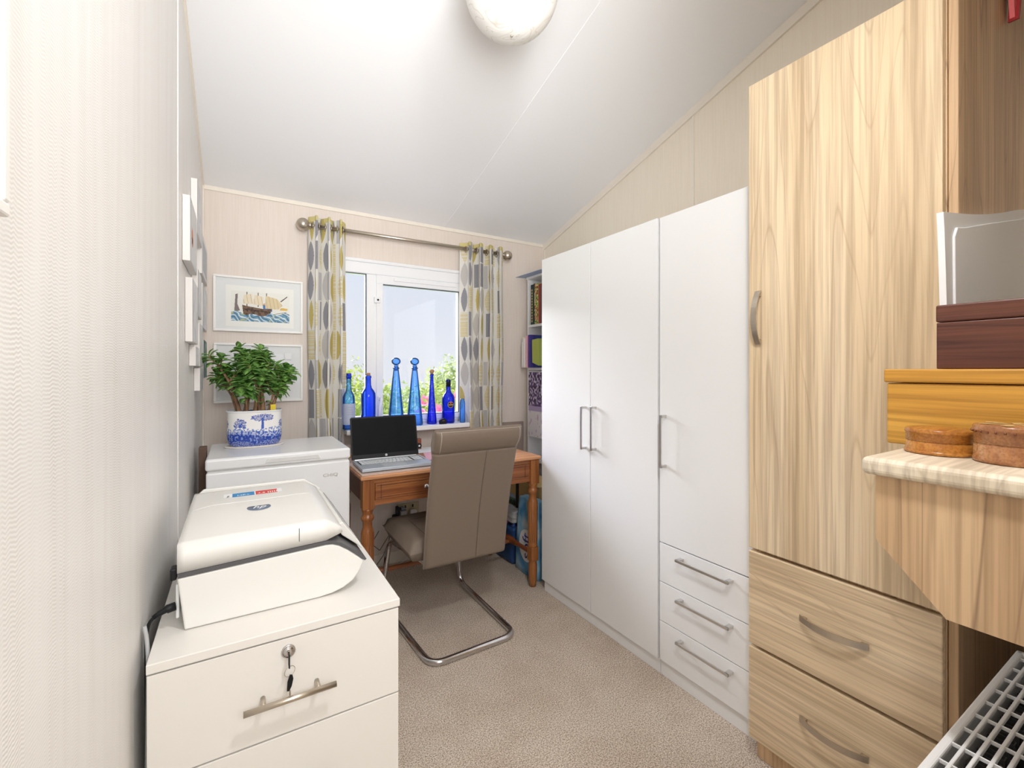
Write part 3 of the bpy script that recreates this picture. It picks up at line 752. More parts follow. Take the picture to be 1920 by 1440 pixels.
for x in (FX0+.05, FX1-.05):
    for y in (FY0+.06, FY1-.06): obj('foot', cyl(nb(), (x, y, 0), (x, y, .022), .02), M_black, t)
tag(obj('wooden_board', bx(-.147, -.1185, 2.36, 2.42, 0, .918, b=.002), mat('dull_brown_board', (104, 80, 66), .7)), 'narrow brown wooden board upright between freezer and left wall', 'board')

# planter with jade plant
PC = (.066, 2.43, .9080)
tag(obj('folded_cloth', (lambda b: b)(lathe(nb(), [(.118, 0), (.124, .003), (.118, .006), (.02, .0065)], (PC[0]+.0, PC[1]+.0, .9002), seg=40, sy=.62)), M_cloth), 'white folded cloth under the blue and white planter', 'cloth')
t = thing('planter', 'blue and white landscape-printed china planter holding the jade plant', 'planter', PC)
def pot_r(v): return .097+.010*math.sin(min(1, v*3.2)*PI/2)*1.0-.002*v+(.004 if v > .96 else 0)-(.010*(1-v/.08)**2 if v < .08 else 0)
def sup(a, r, sy, nn=2.7):
    c, s = math.cos(a), math.sin(a); k = (abs(c)**nn+abs(s)**nn)**(-1/nn); return (c*k*r, s*k*r*sy)
PH = .160
BL = [(30, 62, 160), (62, 98, 188), (126, 150, 208), (188, 200, 226)]
def potcol(u, v):
    W_ = (244, 243, 240)
    x = u*6.2; y = v
    if y > .975 or y < .02: return (226, 229, 236)
    r = nz(x*6, y*9, 2.2, 1); fine = nz(x*22, y*26, 2.4, 4)
    if y < .12+.05*math.sin(x*5): return BL[0] if fine > -.15 else BL[3]
    if y < .30+.05*math.sin(x*2.3+1): return BL[0] if r+.35*fine > -.18 else BL[2]
    if y < .42+.03*math.sin(x*3.1): return BL[1] if r+.3*fine > .02 else (BL[2] if fine > -.1 else W_)
    if y < .50+.03*math.sin(x*4.7): return BL[2] if r > .02 else W_
    # trees
    for k, (tx, th, tw, up) in enumerate(((.35, .16, .22, .62), (1.15, .10, .42, .80), (2.0, .12, .2, .60), (2.75, .2, .22, .78), (3.5, .13, .4, .78), (4.3, .1, .2, .6), (5.0, .16, .35, .8), (5.8, .1, .22, .62))):
        if abs(x-tx) < .035+.05*(up-y if y < up else 0) and y < up: return BL[1]
        dx, dy = (x-tx)/tw, (y-up)/th
        if dx*dx+dy*dy < 1+.5*r and fine+.3*r > -.12: return BL[0] if fine > .12 else BL[1]
    return W_
def potpos(u, v):
    a = 2*PI*u-PI/2-.9
    x, y = sup(a, pot_r(v), .70); return (PC[0]+x, PC[1]+y, PC[2]+.001+PH*v)
pot = paint_mesh('pot', 640, 150, potpos, potcol, M_china, t, solid=-.005)
b = nb(); b.faces.new([b.verts.new((PC[0]+sup(2*PI*i/40, .094, .68)[0], PC[1]+sup(2*PI*i/40, .094, .68)[1], PC[2]+.004)) for i in range(40)]); obj('base', b, M_cloth, pot, solid=.003)
t = thing('jade_plant', 'bushy green jade plant with woody stems in the planter', 'plant', (PC[0], PC[1], PC[2]+.14))
b = nb(); v_ = [b.verts.new((PC[0]+sup(2*PI*i/40, .094, .68)[0], PC[1]+sup(2*PI*i/40, .094, .68)[1], PC[2]+.142+.004*random.random())) for i in range(40)]
b.faces.new(v_); obj('soil', b, M_soil, t, solid=.01)
def leaf(bm, p, d, L, wd, up):
    d = d.normalized(); s = d.cross(up)
    if s.length < .05: s = d.orthogonal()
    s.normalize(); n_ = s.cross(d).normalized(); N = 7; top_, bot = [], []
    rows = []
    for i in range(N+1):
        t_ = i/N; w_ = wd*math.sin(PI*min(1, t_**.85*.97+.03))**.75*(.35+.65*min(1, t_*1.8)); c = p+d*L*t_+n_*(.16*L*math.sin(PI*t_)-.12*L*t_*t_)
        th = .0016+.0014*math.sin(PI*t_)
        rows.append((bm.verts.new(c-s*w_), bm.verts.new(c+n_*th-n_*w_*.15), bm.verts.new(c+s*w_), bm.verts.new(c-n_*th-n_*w_*.15)))
    for a, c in zip(rows, rows[1:]):
        for k in range(4): bm.faces.new([a[k], a[(k+1) % 4], c[(k+1) % 4], c[k]]).smooth = True
    bm.faces.new(rows[0]); bm.faces.new(rows[-1][::-1])
rn = random.Random(11); lv, sm = nb(), nb()
def branch(p, d, L, r, depth):
    d = d.normalized(); N = 5; pts = [p]; q = p.copy()
    for i in range(N):
        d = (d+Vector((rn.gauss(0, .09), rn.gauss(0, .09), .05))).normalized(); q = q+d*L/N; pts.append(q.copy())
    rs = [r*(1-.35*i/N) for i in range(N+1)]; tube(sm if depth < 2 or True else sm, pts, rs, seg=8)
    if depth < 2:
        for k in range(3 if depth == 0 else 2):
            a = rn.uniform(0, 2*PI); nd_ = (d+Vector((math.cos(a)*.75, math.sin(a)*.5, rn.uniform(-.1, .35)))).normalized()
            branch(pts[-1-(k % 2)], nd_, L*rn.uniform(.42, .62), r*.6, depth+1)
    if depth >= 1:
        cnt = 4 if depth == 1 else 5
        for i in range(cnt):
            f_ = .30+.70*i/(cnt-1); c = pts[min(N-1, int(f_*N))].lerp(pts[min(N, int(f_*N)+1)], f_*N-int(f_*N) if f_ < 1 else 1)
            a0 = rn.uniform(0, 2*PI)
            u, w_ = frame_of(d)
            for s in (0, PI):
                a = a0+i*PI/2+s; out = u*math.cos(a)+w_*math.sin(a)
                dd = out*1.0+d*(.15+.7*f_**3)+Vector((0, 0, -.25*(1-f_)))
                sz_ = rn.uniform(.042, .058)*(1-.35*(f_ > .9)); leaf(lv, c, dd, sz_, sz_*.38, Vector((0, 0, 1)))
for sx_, sy_, tx, ty, L, r in ((-.055, -.01, -.22, 0, .17, .010), (-.038, .01, -.05, .15, .19, .011), (.0, -.015, .08, -.25, .15, .008), (.018, .0, .0, .05, .20, .007), (.035, .01, .12, .0, .19, .011), (.062, -.005, .35, -.15, .15, .008), (-.06, .01, -.42, .1, .13, .007), (.01, .02, .1, .4, .15, .008), (.05, -.02, .30, -.3, .11, .006), (-.03, -.03, -.2, -.3, .10, .006)):
    branch(Vector((PC[0]+sx_, PC[1]+sy_, PC[2]+.135)), Vector((tx, ty, 1)), L*.93, r, 0)
# low sprays over the rim
for k in range(12):
    a = rn.uniform(0, 2*PI); p = Vector((PC[0]+.01+.05*math.cos(a), PC[1]-.01+.03*math.sin(a), PC[2]+.15+rn.uniform(0, .09)))
    leaf(lv, p, Vector((math.cos(a), math.sin(a)*.8-.3, rn.uniform(-.2, .8))), .04, .013, Vector((0, 0, 1)))
obj('foliage', lv, M_leaf, t); obj('stems', sm, M_stem, t)
b = nb(); box(b, .128, .150, 2.385, 2.387, PC[2]+.13, PC[2]+.185, b=.0005, M=None)
tag(obj('plant_label', b, mat('yellow_label', (232, 206, 40), .5)), 'small yellow plant label stuck in the jade plant soil', 'label')

# ================================================================ PICTURES
def picture(name, label, x0, x1, z0, z1, fw, art=None, group=None, y=YB):
    t = thing(name, label, 'picture', ((x0+x1)/2, y-.01, z0), group)
    b = nb()
    box(b, x0, x1, y-.022, y-.001, z1-fw, z1, b=.002); box(b, x0, x1, y-.022, y-.001, z0, z0+fw, b=.002)
    box(b, x0, x0+fw, y-.022, y-.001, z0+fw, z1-fw, b=.001); box(b, x1-fw, x1, y-.022, y-.001, z0+fw, z1-fw, b=.001)
    obj('frame', b, M_frame, t)
    obj('mount', bx(x0+fw-.002, x1-fw+.002, y-.010, y-.004, z0+fw-.002, z1-fw+.002, b=0), M_mount, t)
    obj('picture_glass', bx(x0+fw-.002, x1-fw+.002, y-.016, y-.0145, z0+fw-.002, z1-fw+.002, b=0), M_pglass, t)
    return t
pic = picture('framed_print', 'white framed print of a sailing ship above the jade plant', -.116, .322, 1.466, 1.770, .012)
px0, px1, pz0, pz1 = -.034, .252, 1.525, 1.690
def ship(u, v):
    x, y = u*20, v*12
    PAP = (240, 238, 230)
    n1 = nz(x, y, .9, 3)
    wl = 3.6+.55*math.sin(x*1.1)+.5*n1
    hull = [(4.0, 3.0), (3.6, 6.6), (4.6, 6.3), (6.2, 6.0), (11.5, 5.2), (13.8, 5.6), (13.2, 3.6), (11.5, 2.4), (6, 2.2)]
    if y < wl and not (inpoly(x, y, hull) and y > wl-1.0):
        q = math.sin(x*2.2+4*nz(x, y, .5, 9)+y*3.2)
        return (228, 236, 238) if q > .72 else (96, 150, 182) if q > .0 else (142, 184, 204) if q > -.6 else (196, 190, 120) if (nz(x, y, .8, 20) > .15) else (70, 116, 150)
    if inpoly(x, y, hull):
        return (58, 40, 30) if (abs(y-4.9+.09*x-.4) < .16 or (math.sin(x*5) > .6 and abs(y-4.3) < .3)) else (124, 96, 74) if n1 > -.1 else (88, 66, 52)
    sails = [[(3.8, 7.0), (4.2, 10.6), (6.8, 11.2), (7.3, 7.2)], [(7.2, 7.0), (7.8, 10.9), (10.8, 10.2), (10.6, 6.6)], [(11.4, 5.6), (11.6, 10.8), (15.6, 9.8), (17.6, 7.2), (16, 5.4)]]
    for k, P in enumerate(sails):
        if inpoly(x, y, P):
            cx_ = sum(p[0] for p in P)/len(P); e = abs(math.sin((x-cx_)*2.4+.4*y))
            return (150, 132, 104) if e < .10 else (226, 208, 168) if k == 2 else (238, 224, 196)
    for mx in (5.2, 9.0, 11.9):
        if abs(x-mx) < .12 and 6 < y < 11.8: return (96, 74, 56)
    if inpoly(x, y, [(10.8, 4.2), (10.6, 7.4), (12, 8.0), (14, 7.2), (13.8, 4.4)]): return (74, 124, 178) if y < 7 else (220, 170, 140)
    if inpoly(x, y, [(1.0, 3.6), (1.4, 10.6), (2.2, 11.0), (2.0, 7), (2.9, 4.2)]): return (128, 116, 112)
    if 1 < x < 19 and abs((y-5.2)+.42*(x-10)*-.6+3.0) < .09 and x > 13: return (120, 96, 70)
    if inpoly(x, y, [(16.5, 5.2), (17, 6.2), (19.4, 6.0), (19.2, 5.2)]): return (226, 186, 90)
    if inpoly(x, y, [(16.6, 8.8), (19.2, 11.2), (19.3, 10.8), (17, 8.6)]): return (96, 80, 70)
    return PAP
obj('sheet', bx(px0-.025, px1+.022, YB-.0106, YB-.0100, pz0-.03, pz1+.03, b=0), mat('print_sheet', (243, 242, 236), .7), pic)
paint_mesh('printed_scene', 200, 120, lambda u, v: (px0+(px1-px0)*u, YB-.0112, pz0+(pz1-pz0)*v), ship, M_print, pic)
pic = picture('framed_print', 'white framed mounted sheet hanging behind the jade plant', -.114, .322, 1.075, 1.402, .012)
obj('sheet', bx(-.03, .255, YB-.0106, YB-.0100, 1.13, 1.345, b=0), mat('faint_print', (238, 239, 240), .7), pic)
obj('paper_label', bx(.228, .262, YB-.0178, YB-.0165, 1.315, 1.352, b=0), M_paper, pic)

# canvases on the left wall
def cv(u, v, k):
    n1 = nz(u*4, v*4, 1, k*7.3)
    if k == 1:
        dx, dy = u-.25, v-.42
        if dx*dx*1.2+dy*dy < .022+.02*n1: return (48, 38, 40) if n1 < -.1 and dy < 0 else (226, 132, 100) if n1 < .15 else (240, 196, 176)
        return (232, 232, 233)
    if k == 8: return (84, 118, 112) if n1 > -.05 else (134, 160, 156)
    if k == 2: return (198, 202, 208) if .12 < u < .88 and .12 < v < .88 else (240, 240, 240)
    return (236, 236, 237) if n1 > -.2 else (220, 223, 228)
CN = [ # y0, y1, z0, z1, label
 (2.19, 2.45, 1.80, 2.018, 'pale box canvas nearest the ceiling on the left wall'),
 (1.877, 2.16, 1.625, 1.848, 'white box canvas with an orange motif on the left wall'),
 (2.46, 2.84, 1.690, 1.875, 'white frame with grey picture closest to the window-wall corner, upper row'),
 (2.43, 2.455, 1.0, 1.0, None),
 (1.972, 2.205, 1.355, 1.585, 'cream-edged box canvas below the orange motif canvas'),
 (2.22, 2.42, 1.475, 1.665, 'narrow white box canvas behind the upper two, mid height'),
 (2.12, 2.27, 1.270, 1.345, 'small white frame lowest in the near column of the left wall'),
 (2.32, 2.50, 1.270, 1.455, 'white box canvas beneath the mid-height row'),
 (2.56, 2.80, 1.215, 1.40, 'canvas with dark green scene low by the window-wall corner'),
 (2.51, 2.82, 1.45, 1.655, 'pale framed picture under the grey picture by the corner'),
 (2.34, 2.52, 1.165, 1.262, 'lowest small pale canvas on the left wall')]
for k, (a, b_, c, d, lb) in enumerate(CN):
    if not lb: continue
    t = thing('wall_canvas', lb, 'picture', (XL, (a+b_)/2, c), 'white canvases on the left wall')
    obj('stretcher', bx(XL+.001, XL+.023, a, b_, c, d, b=.0015), M_canvas_edge, t)
    paint_mesh('picture', 40, 30, lambda u, v: (XL+.0238, a+.003+(b_-a-.006)*u, c+.003+(d-c-.006)*v), lambda u, v: cv(u, v, k), M_print, t)
# near framed picture
t = thing('framed_picture', 'white deep-framed picture with gold mount cut off at the left edge', 'picture', (XL, .3, 1.37), None)
b = nb(); FY, FZ0, FZ1, FW = .471, 1.362, 2.05, .0102
for a in ((FY-FW, FY, FZ0+FW, FZ1-FW), (.1, FY, FZ0, FZ0+FW), (.1, .1+FW, FZ0+FW, FZ1-FW), (.1, FY, FZ1-FW, FZ1)): box(b, XL+.001, XL+.021, a[0], a[1], a[2], a[3], b=.002)
obj('frame', b, M_frame, t)
obj('gold_mount', bx(XL+.003, XL+.0185, .1105, FY-.0105, FZ0+.0105, FZ1-.0105, b=0), M_gold, t)

# ================================================================ CURTAINS + POLE
t = thing('curtain_pole', 'brushed metal curtain pole with ball finials above the window', 'curtain pole', (1.0, 2.84, 2.09))
RZc, RYc = 2.093, 2.838
obj('pole', cyl(nb(), (.36, RYc, RZc), (1.645, RYc, RZc+.004), .0125, seg=20), M_brushed, t)
for x, s in ((.318, -1), (1.685, 1)):
    b = nb(); ball(b, (x, RYc, RZc), .036); cyl(b, (x-s*.030, RYc, RZc), (x-s*.045, RYc, RZc), .019, .015); obj('finial', b, M_brushed, t)
for x in (.525, 1.40):
    b = nb(); tube(b, smooth_path([(x, YB-.001, RZc-.03), (x, RYc+.02, RZc-.03), (x, RYc, RZc-.012)], .02), .008); cyl(b, (x, YB-.012, RZc-.03), (x, YB-.001, RZc-.03), .024)
    lathe(b, [(.0135, -.012), (.0175, -.010), (.0175, .010), (.0135, .012)], (x, RYc, RZc), axis='x'); obj('bracket', b, M_brushed, t)
BG = (242, 239, 232)
def cloth_col(s, z, seed):
    cw, ch = .074, .172
    i = math.floor(s/cw); zz = z+(ch*.5 if i % 2 else 0)*0; j = math.floor(zz/ch); a = s/cw-i; b_ = zz/ch-j
    k = int(hsh(i+seed, j*3.1)*8)
    w_ = .40*math.sin(PI*b_)**.8
    OL, GR, ST = (210, 193, 120), (162, 161, 167), (226, 210, 146)
    if k == 0: return OL if -.5+.5-.0 < a < .05+w_*1.05 else BG
    if k == 1: return GR if (.22 < a < .74 and .02 < b_ < .98) else BG
    if k == 2: return (ST if (z/.0085) % 1 < .6 else BG) if (.12 < a < .9 and .01 < b_ < .99) else BG
    if k == 3: return GR if abs(a-.5) < w_*.8 else BG
    if k == 4: return OL if a > .95-w_ else ((206, 204, 204) if a < .4 and .02 < b_ < .98 else BG)
    if k == 5: return (210, 206, 202) if abs(a-.5) < w_ else BG
    if k == 6: return (ST if (z/.0085) % 1 < .6 else BG) if abs(a-.5) < w_ else BG
    return OL if abs(a-.6) < w_*.55 else BG
def curtain(x0, x1, folds, z0, z1, seed, label, name='curtain'):
    amp = .040; NU, NV = 420, 420
    pts = []
    for i in range(NU+1):
        u = i/NU; ph = 2*PI*folds*u
        pts.append((x0+(x1-x0)*u+.012*math.sin(ph*2+seed), math.cos(ph)))
    ss = [0]
    for i in range(NU):
        ss.append(ss[-1]+math.hypot(pts[i+1][0]-pts[i][0], amp*(pts[i+1][1]-pts[i][1])))
    def pos(u, v):
        i = min(NU, int(round(u*NU))); x, c = pts[i]; z = z0+(z1-z0)*v
        am = amp*(1+.12*math.sin(u*9+v*4)); sway = .006*math.sin(v*7+u*5)
        return (x+sway*(1-v), RYc+am*c+.004*math.sin(v*11+u*13)*(1-v), z)
    def col(u, v):
        i = min(NU, int(round(u*NU))); z = (z1-z0)*v
        return (226, 214, 150) if (z1-z0)-z < .028 and int(ss[i]/.12) % 2 == 0 else cloth_col(ss[i], z, seed)
    o = thing(name, label, 'curtain', ((x0+x1)/2, RYc, z0), 'patterned curtains at the window')
    paint_mesh('panel', NU, NV, pos, col, M_fabric, o, solid=.0015)
    for k in range(folds*2):
        x = x0+(x1-x0)*(k+.5)/(folds*2)
        pp = [(x, RYc+math.cos(a)*.021, RZc+math.sin(a)*.021) for a in [2*PI*i/20 for i in range(21)]]
        obj('eyelet', tube(nb(), pp, .003, seg=6), M_brushed, o)
    return o
curtain(.352, .552, 3, .80, 2.146, 3, 'left patterned olive and grey eyelet curtain behind the freezer')
curtain(1.330, 1.652, 4, .80, 2.142, 11, 'right patterned olive and grey eyelet curtain behind the office chair')

# ================================================================ BLUE BOTTLES
SZ = .8985
def bottle(label, x, y, prof, m, name='glass_bottle', seg=36):
    t = thing(name, label, 'bottle', (x, y, SZ), 'blue glass bottles on the window sill')
    inner = [(max(.0006, r-.0022), h) for r, h in prof]
    b = lathe(nb(), prof, (x, y, SZ+.0004), seg=seg)
    obj('bottle_body', b, m, t); return t
def wine(r, h, neck=.014, sh=.62):
    return [(r*.9, 0), (r, .004), (r, h*(sh-.06)), (r*.97, h*sh), (r*.8, h*(sh+.05)), (r*.52, h*(sh+.10)), (neck*1.1, h*(sh+.16)), (neck, h*.95), (neck*1.2, h*.955), (neck*1.2, h*.985), (neck, h)]
t = bottle('blue bottle with pale paper label behind the open laptop', .568, 2.828, wine(.035, .325, .0135, .60), M_sapphire)
lb = nb(); rr = .0358
for i in range(24):
    a0, a1 = -PI*.98+PI*.96*i/24-.0, -PI*.98+PI*.96*(i+1)/24
    lb.faces.new([lb.verts.new((.568+rr*math.cos(a), 2.828+rr*math.sin(a), SZ+z)) for a, z in ((a0, .03), (a1, .03), (a1, .155), (a0, .155))])
L_ = obj('label', lb, mat('bottle_label', (190, 198, 222), .7), t, solid=.0005)
b = nb(); box(b, .577, .597, 2.828-.0374, 2.828-.0355, SZ+.062, SZ+.072, b=0); obj('label_print', b, M_label_bk, L_)
b = nb()
for k in range(4): box(b, .552, .588, 2.828-.0370, 2.828-.0360, SZ+.090+k*.014, SZ+.0925+k*.014, b=0)
obj('label_lines', b, M_cable_lt, L_)
obj('screw_cap', lathe(nb(), [(.0145, 0), (.0145, .03), (.013, .034)], (.568, 2.828, SZ+.303), seg=24), M_deep, t)
t = bottle('broad-shouldered plain blue bottle beside the window handle', .680, 2.815, wine(.043, .322, .0150, .66), M_cobalt)
obj('stopper', lathe(nb(), [(.012, 0), (.012, .014), (.008, .016)], (.680, 2.815, SZ+.323), seg=20), M_cork, t)
def genie(x, y, label):
    t = bottle(label, x, y, [(.050, 0), (.053, .004), (.052, .02), (.040, .14), (.028, .26), (.0185, .345), (.0165, .362), (.021, .366), (.021, .370), (.016, .373), (.015, .378)], M_sapphire, 'stoppered_bottle')
    b = nb(); lathe(b, [(.010, .352), (.012, .380), (.0165, .384), (.012, .388)], (x, y, SZ)); ball(b, (x, y, SZ+.412), .0285, sz=.86); obj('ball_stopper', b, M_sapphire, t)
genie(.860, 2.842, 'tall blue cone bottle with ball stopper, partly behind the laptop')
genie(.976, 2.822, 'tall blue cone bottle with ball stopper, fully visible right of the laptop')
t = bottle('slim deep blue cone bottle with cork', 1.098, 2.835, [(.031, 0), (.034, .004), (.032, .02), (.021, .15), (.0115, .28), (.0105, .318), (.0135, .322), (.0135, .328), (.011, .33)], M_deep)
b = lathe(nb(), [(.009, 0), (.0105, .014), (.015, .018), (.016, .026), (.010, .034), (.004, .036)], (1.098, 2.835, SZ+.325), seg=20); obj('cork', b, M_cork, t)
t = bottle('blue bottle with round black and gold badge', 1.216, 2.835, wine(.043, .292, .0145, .60), M_deep)
obj('dark_cap', lathe(nb(), [(.0165, 0), (.0155, .045), (.012, .05)], (1.216, 2.835, SZ+.244), seg=24), M_black, t)
def disc(x, z, r, y, m, par, nm):
    b = nb(); cyl(b, (x, y, z), (x, y+.002, z), r, seg=32); return obj(nm, b, m, par)
d_ = disc(1.213, SZ+.125, .021, 2.788, M_label_gold, t, 'badge'); disc(1.213, SZ+.125, .0185, 2.7872, M_label_bk, d_, 'badge_ground')
obj('badge_mark', bx(1.197, 1.229, 2.7862, 2.7872, SZ+.121, SZ+.127, b=0), M_label_gold, d_); disc(1.213, SZ+.137, .006, 2.7862, M_red, d_, 'badge_flower')
t = bottle('small blue bottle half hidden by the right curtain', 1.305, 2.80, [(.017, 0), (.019, .003), (.0185, .13), (.016, .145), (.012, .155), (.012, .162)], M_sapphire)
t = thing('handset', 'black handset standing on the window sill above the chair back', 'phone', (1.155, 2.79, SZ))
obj('casing', prism(nb(), [(1.132, SZ+.001), (1.132, SZ+.022), (1.138, SZ+.032), (1.150, SZ+.036), (1.162, SZ+.036), (1.174, SZ+.032), (1.180, SZ+.022), (1.180, SZ+.001)], 1, 2.775, 2.795, bev=.002), M_black, t)
obj('earpiece_slot', bx(1.148, 1.164, 2.7735, 2.7755, SZ+.020, SZ+.026, b=0), M_cable, t)

# ================================================================ DESK
t = thing('desk', 'stained pine writing desk with turned legs under the window', 'desk', (.99, 2.45, 0))
DX0, DX1, DY0, DY1, DZ = .483, 1.497, 2.138, 2.755, .76
obj('desktop', bx(DX0, DX1, DY0, DY1, DZ-.020, DZ, b=.006, seg=3), M_pine_top, t)
b = nb(); box(b, .535, 1.445, DY0+.025, DY0+.043, .716, .740); box(b, .535, 1.445, DY0+.025, DY0+.043, .612, .636)
box(b, .535, .553, DY0+.025, DY0+.043, .636, .716); box(b, 1.428, 1.446, DY0+.025, DY0+.043, .636, .716); box(b, .982, .998, DY0+.025, DY0+.043, .636, .716)
obj('apron', b, M_pine, t)
obj('rear_apron', bx(.535, 1.445, DY1-.06, DY1-.042, .612, .740), M_pine, t)
b = nb(); box(b, .512, .530, 2.20, DY1-.08, .612, .740); box(b, 1.462, 1.480, 2.20, DY1-.08, .612, .740); b.free()
for q in ((.512, .530), (1.462, 1.480)): obj('side_apron', bx(q[0], q[1], 2.20, DY1-.08, .612, .740), M_pine_y, t)
for x0, x1 in ((.554, .981), (.999, 1.427)):
    b = nb(); box(b, x0, x1, DY0+.022, DY0+.040, .637, .715, b=.002)
    dr = obj('drawer', b, M_pine, t)
    b = nb()
    for zz in (.648, .704): box(b, x0+.008, x1-.008, DY0+.0205, DY0+.0235, zz-.0012, zz+.0012, b=0)
    for xx in (x0+.028, x1-.028): box(b, xx-.0012, xx+.0012, DY0+.0205, DY0+.0235, .640, .712, b=0)
    obj('bead_lines', b, M_maho, dr)
    xm = .800 if x0 < .9 else 1.19
    obj('knob', lathe(nb(), [(.006, 0), (.006, -.010), (.012, -.014), (.014, -.020), (.010, -.027), (.001, -.029)], (xm, DY0+.022, .676), axis='y', seg=24), M_chrome, dr)
def turned(x, y):
    b = nb(); q = .0275
    box(b, x-q, x+q, y-q, y+q, .598, .739, b=.003)
    k = [(.0285, .600), (.027, .592), (.023, .580), (.0225, .572), (.027, .566), (.031, .556), (.027, .546), (.022, .538), (.0215, .515), (.026, .500), (.030, .485), (.0305, .455), (.0295, .44), (.0285, .36), (.026, .25), (.028, .243), (.028, .236), (.024, .228)]
    lathe(b, k, (x, y, 0), seg=28)
    for q_ in range(14):
        a_ = 2*PI*q_/14; cyl(b, (x+math.cos(a_)*.0278, y+math.sin(a_)*.0278, .43), (x+math.cos(a_)*.0255, y+math.sin(a_)*.0255, .26), .0022, seg=6)
    box(b, x-.025, x+.025, y-.025, y+.025, .150, .232, b=.005)
    lathe(b, [(.024, .152), (.021, .143), (.025, .13), (.026, .10), (.022, .03), (.019, .002)], (x, y, 0), seg=28)
    return obj('leg', b, M_pine_z, t)
for x in (.522, 1.462):
    for y in (DY0+.038, DY1-.055): turned(x, y)
b = nb()
def spindle(b, p0, p1, axis):
    L = (Vector(p1)-Vector(p0)).length
    pr = [(.012, 0), (.013, .08), (.0125, .30), (.017, .33), (.011, .345), (.018, .365), (.0125, .38), (.020, .42), (.023, .48), (.0235, .5)]
    pr = pr+[(r, 1-h) for r, h in pr[::-1][1:]]
    lathe(b, [(r, h*L) for r, h in pr], p0, axis=axis, seg=20)
spindle(b, (.522, 2.42, .185), (1.462, 2.42, .185), 'x'); obj('stretcher', b, M_pine, t)
for x in (.522, 1.462):
    b = nb(); spindle(b, (x, DY0+.05, .19), (x, DY1-.07, .19), 'y'); obj('side_stretcher', b, M_pine_y, t)

# desk mat, papers, laptop
DT = DZ+.0004
t2 = obj('desk_mat', bx(.490, .860, 2.146, 2.62, DT, DT+.003, b=.001), M_matt); tag(t2, 'dusky pink-brown desk mat under the laptop', 'desk mat')
tag(obj('paper_sheet', prism(nb(), [(.885, 2.36), (1.04, 2.30), (1.10, 2.54), (.95, 2.60)], 2, DT, DT+.0015), M_pink), 'pink sheet of paper on the desk between laptop and chair', 'paper')
tag(obj('paper_sheet', prism(nb(), [(.875, 2.56), (1.10, 2.58), (1.12, 2.735), (.88, 2.735)], 2, DT+.002, DT+.0035), M_paper), 'white sheet of paper at the back of the desk', 'paper')
LZ = DT+.0034
t = thing('laptop', 'open silver laptop with black screen on the desk', 'laptop', (.68, 2.3, LZ))
R = Matrix.Translation((.683, 2.305, 0)) @ Matrix.Rotation(math.radians(-1.5), 4, 'Z')
b = nb(); prism(b, [(-.179, -.118), (.179, -.118), (.179, .118), (-.179, .118)], 2, LZ+.003, LZ+.019, bev=.003, M=R); basep = obj('base', b, M_silver, t)
b = nb(); box(b, -.172, .172, -.110, .112, LZ+.0005, LZ+.004, b=.001, M=R); obj('underside', b, M_black, t)
b = nb()
rowsK = [(.078, 15), (.058, 14), (.038, 14), (.018, 13), (-.002, 12)]
for yy, cnt in rowsK:
    wk = .262/cnt
    for i in range(cnt): box(b, -.160+i*wk+.001, -.160+(i+1)*wk-.001, yy-.0075, yy+.0075, LZ+.0185, LZ+.0203, b=.0006, seg=1, M=R)
for yy in (.078, .058, .038, .018, -.002):
    for i in range(3): box(b, .108+i*.0175+.001, .108+(i+1)*.0175-.001, yy-.0075, yy+.0075, LZ+.0185, LZ+.0203, b=.0006, seg=1, M=R)
obj('keyboard', b, M_key, basep)
b = nb(); box(b, -.165, .165, -.014, .090, LZ+.0186, LZ+.0190, b=0, M=R); obj('keyboard_deck', b, mat('keyboard_deck', (92, 100, 112), .5), basep)
b = nb(); box(b, -.070, .045, -.098, -.026, LZ+.0186, LZ+.0194, b=.0003, M=R); obj('trackpad', b, mat('trackpad', (200, 206, 212), .3), basep)
# lid leaning back
ang = math.radians(14); SH = .226
RS = Matrix.Translation((.683, 2.43, LZ+.018)) @ Matrix.Rotation(math.radians(-1.5), 4, 'Z') @ Matrix.Rotation(-ang, 4, 'X')
b = nb(); prism(b, [(-.179, .004), (.179, .004), (.179, SH-.006), (.173, SH), (-.173, SH), (-.179, SH-.006)], 1, 0, .007, bev=.0015, M=RS); lidp = obj('screen_lid', b, M_black, t)
b = nb(); box(b, -.172, .172, -.0008, .0005, .026, SH-.008, b=0, M=RS); obj('screen', b, M_screen, lidp)
b = nb(); box(b, -.165, .165, -.0012, .004, -.004, .004, b=.001, M=RS); obj('hinge_strip', b, mat('hinge_bright', (222, 226, 232), .3, .6), t)
b = nb(); cyl(b, (0, -.0002, .0155), (0, -.0014, .0155), .0062, seg=24); bmesh.ops.transform(b, matrix=RS, verts=b.verts); lg = obj('badge', b, mat('badge_silver', (214, 214, 214), .3), lidp)
obj('badge_lettering', text_mesh('hp', .0085, RS @ basis((0, -.0016, .0160), (1, 0, 0), (0, 0, 1)), .0001, shear=.3), M_black, lg)
# small wooden plug-like ornament
t = thing('wooden_holder', 'small reddish wooden holder with black ring behind the laptop', 'holder', (.955, 2.70, DT+.0035))
obj('block', bx(.932, .974, 2.69, 2.722, DT+.0037, DT+.068, b=.003), M_brown, t)
b = nb(); cyl(b, (.956, 2.690, DT+.026), (.956, 2.678, DT+.026), .015, seg=24); rg = obj('ring', b, M_black, t)
b = nb(); cyl(b, (.956, 2.6785, DT+.026), (.956, 2.677, DT+.026), .006, seg=20); obj('white_centre', b, M_paper, rg)
tag(obj('taupe_board', bx(1.505, 1.857, 2.886, 2.908, .02, .866, b=.004), M_taupe_board), 'taupe textured board standing against the back wall right of the desk', 'board')

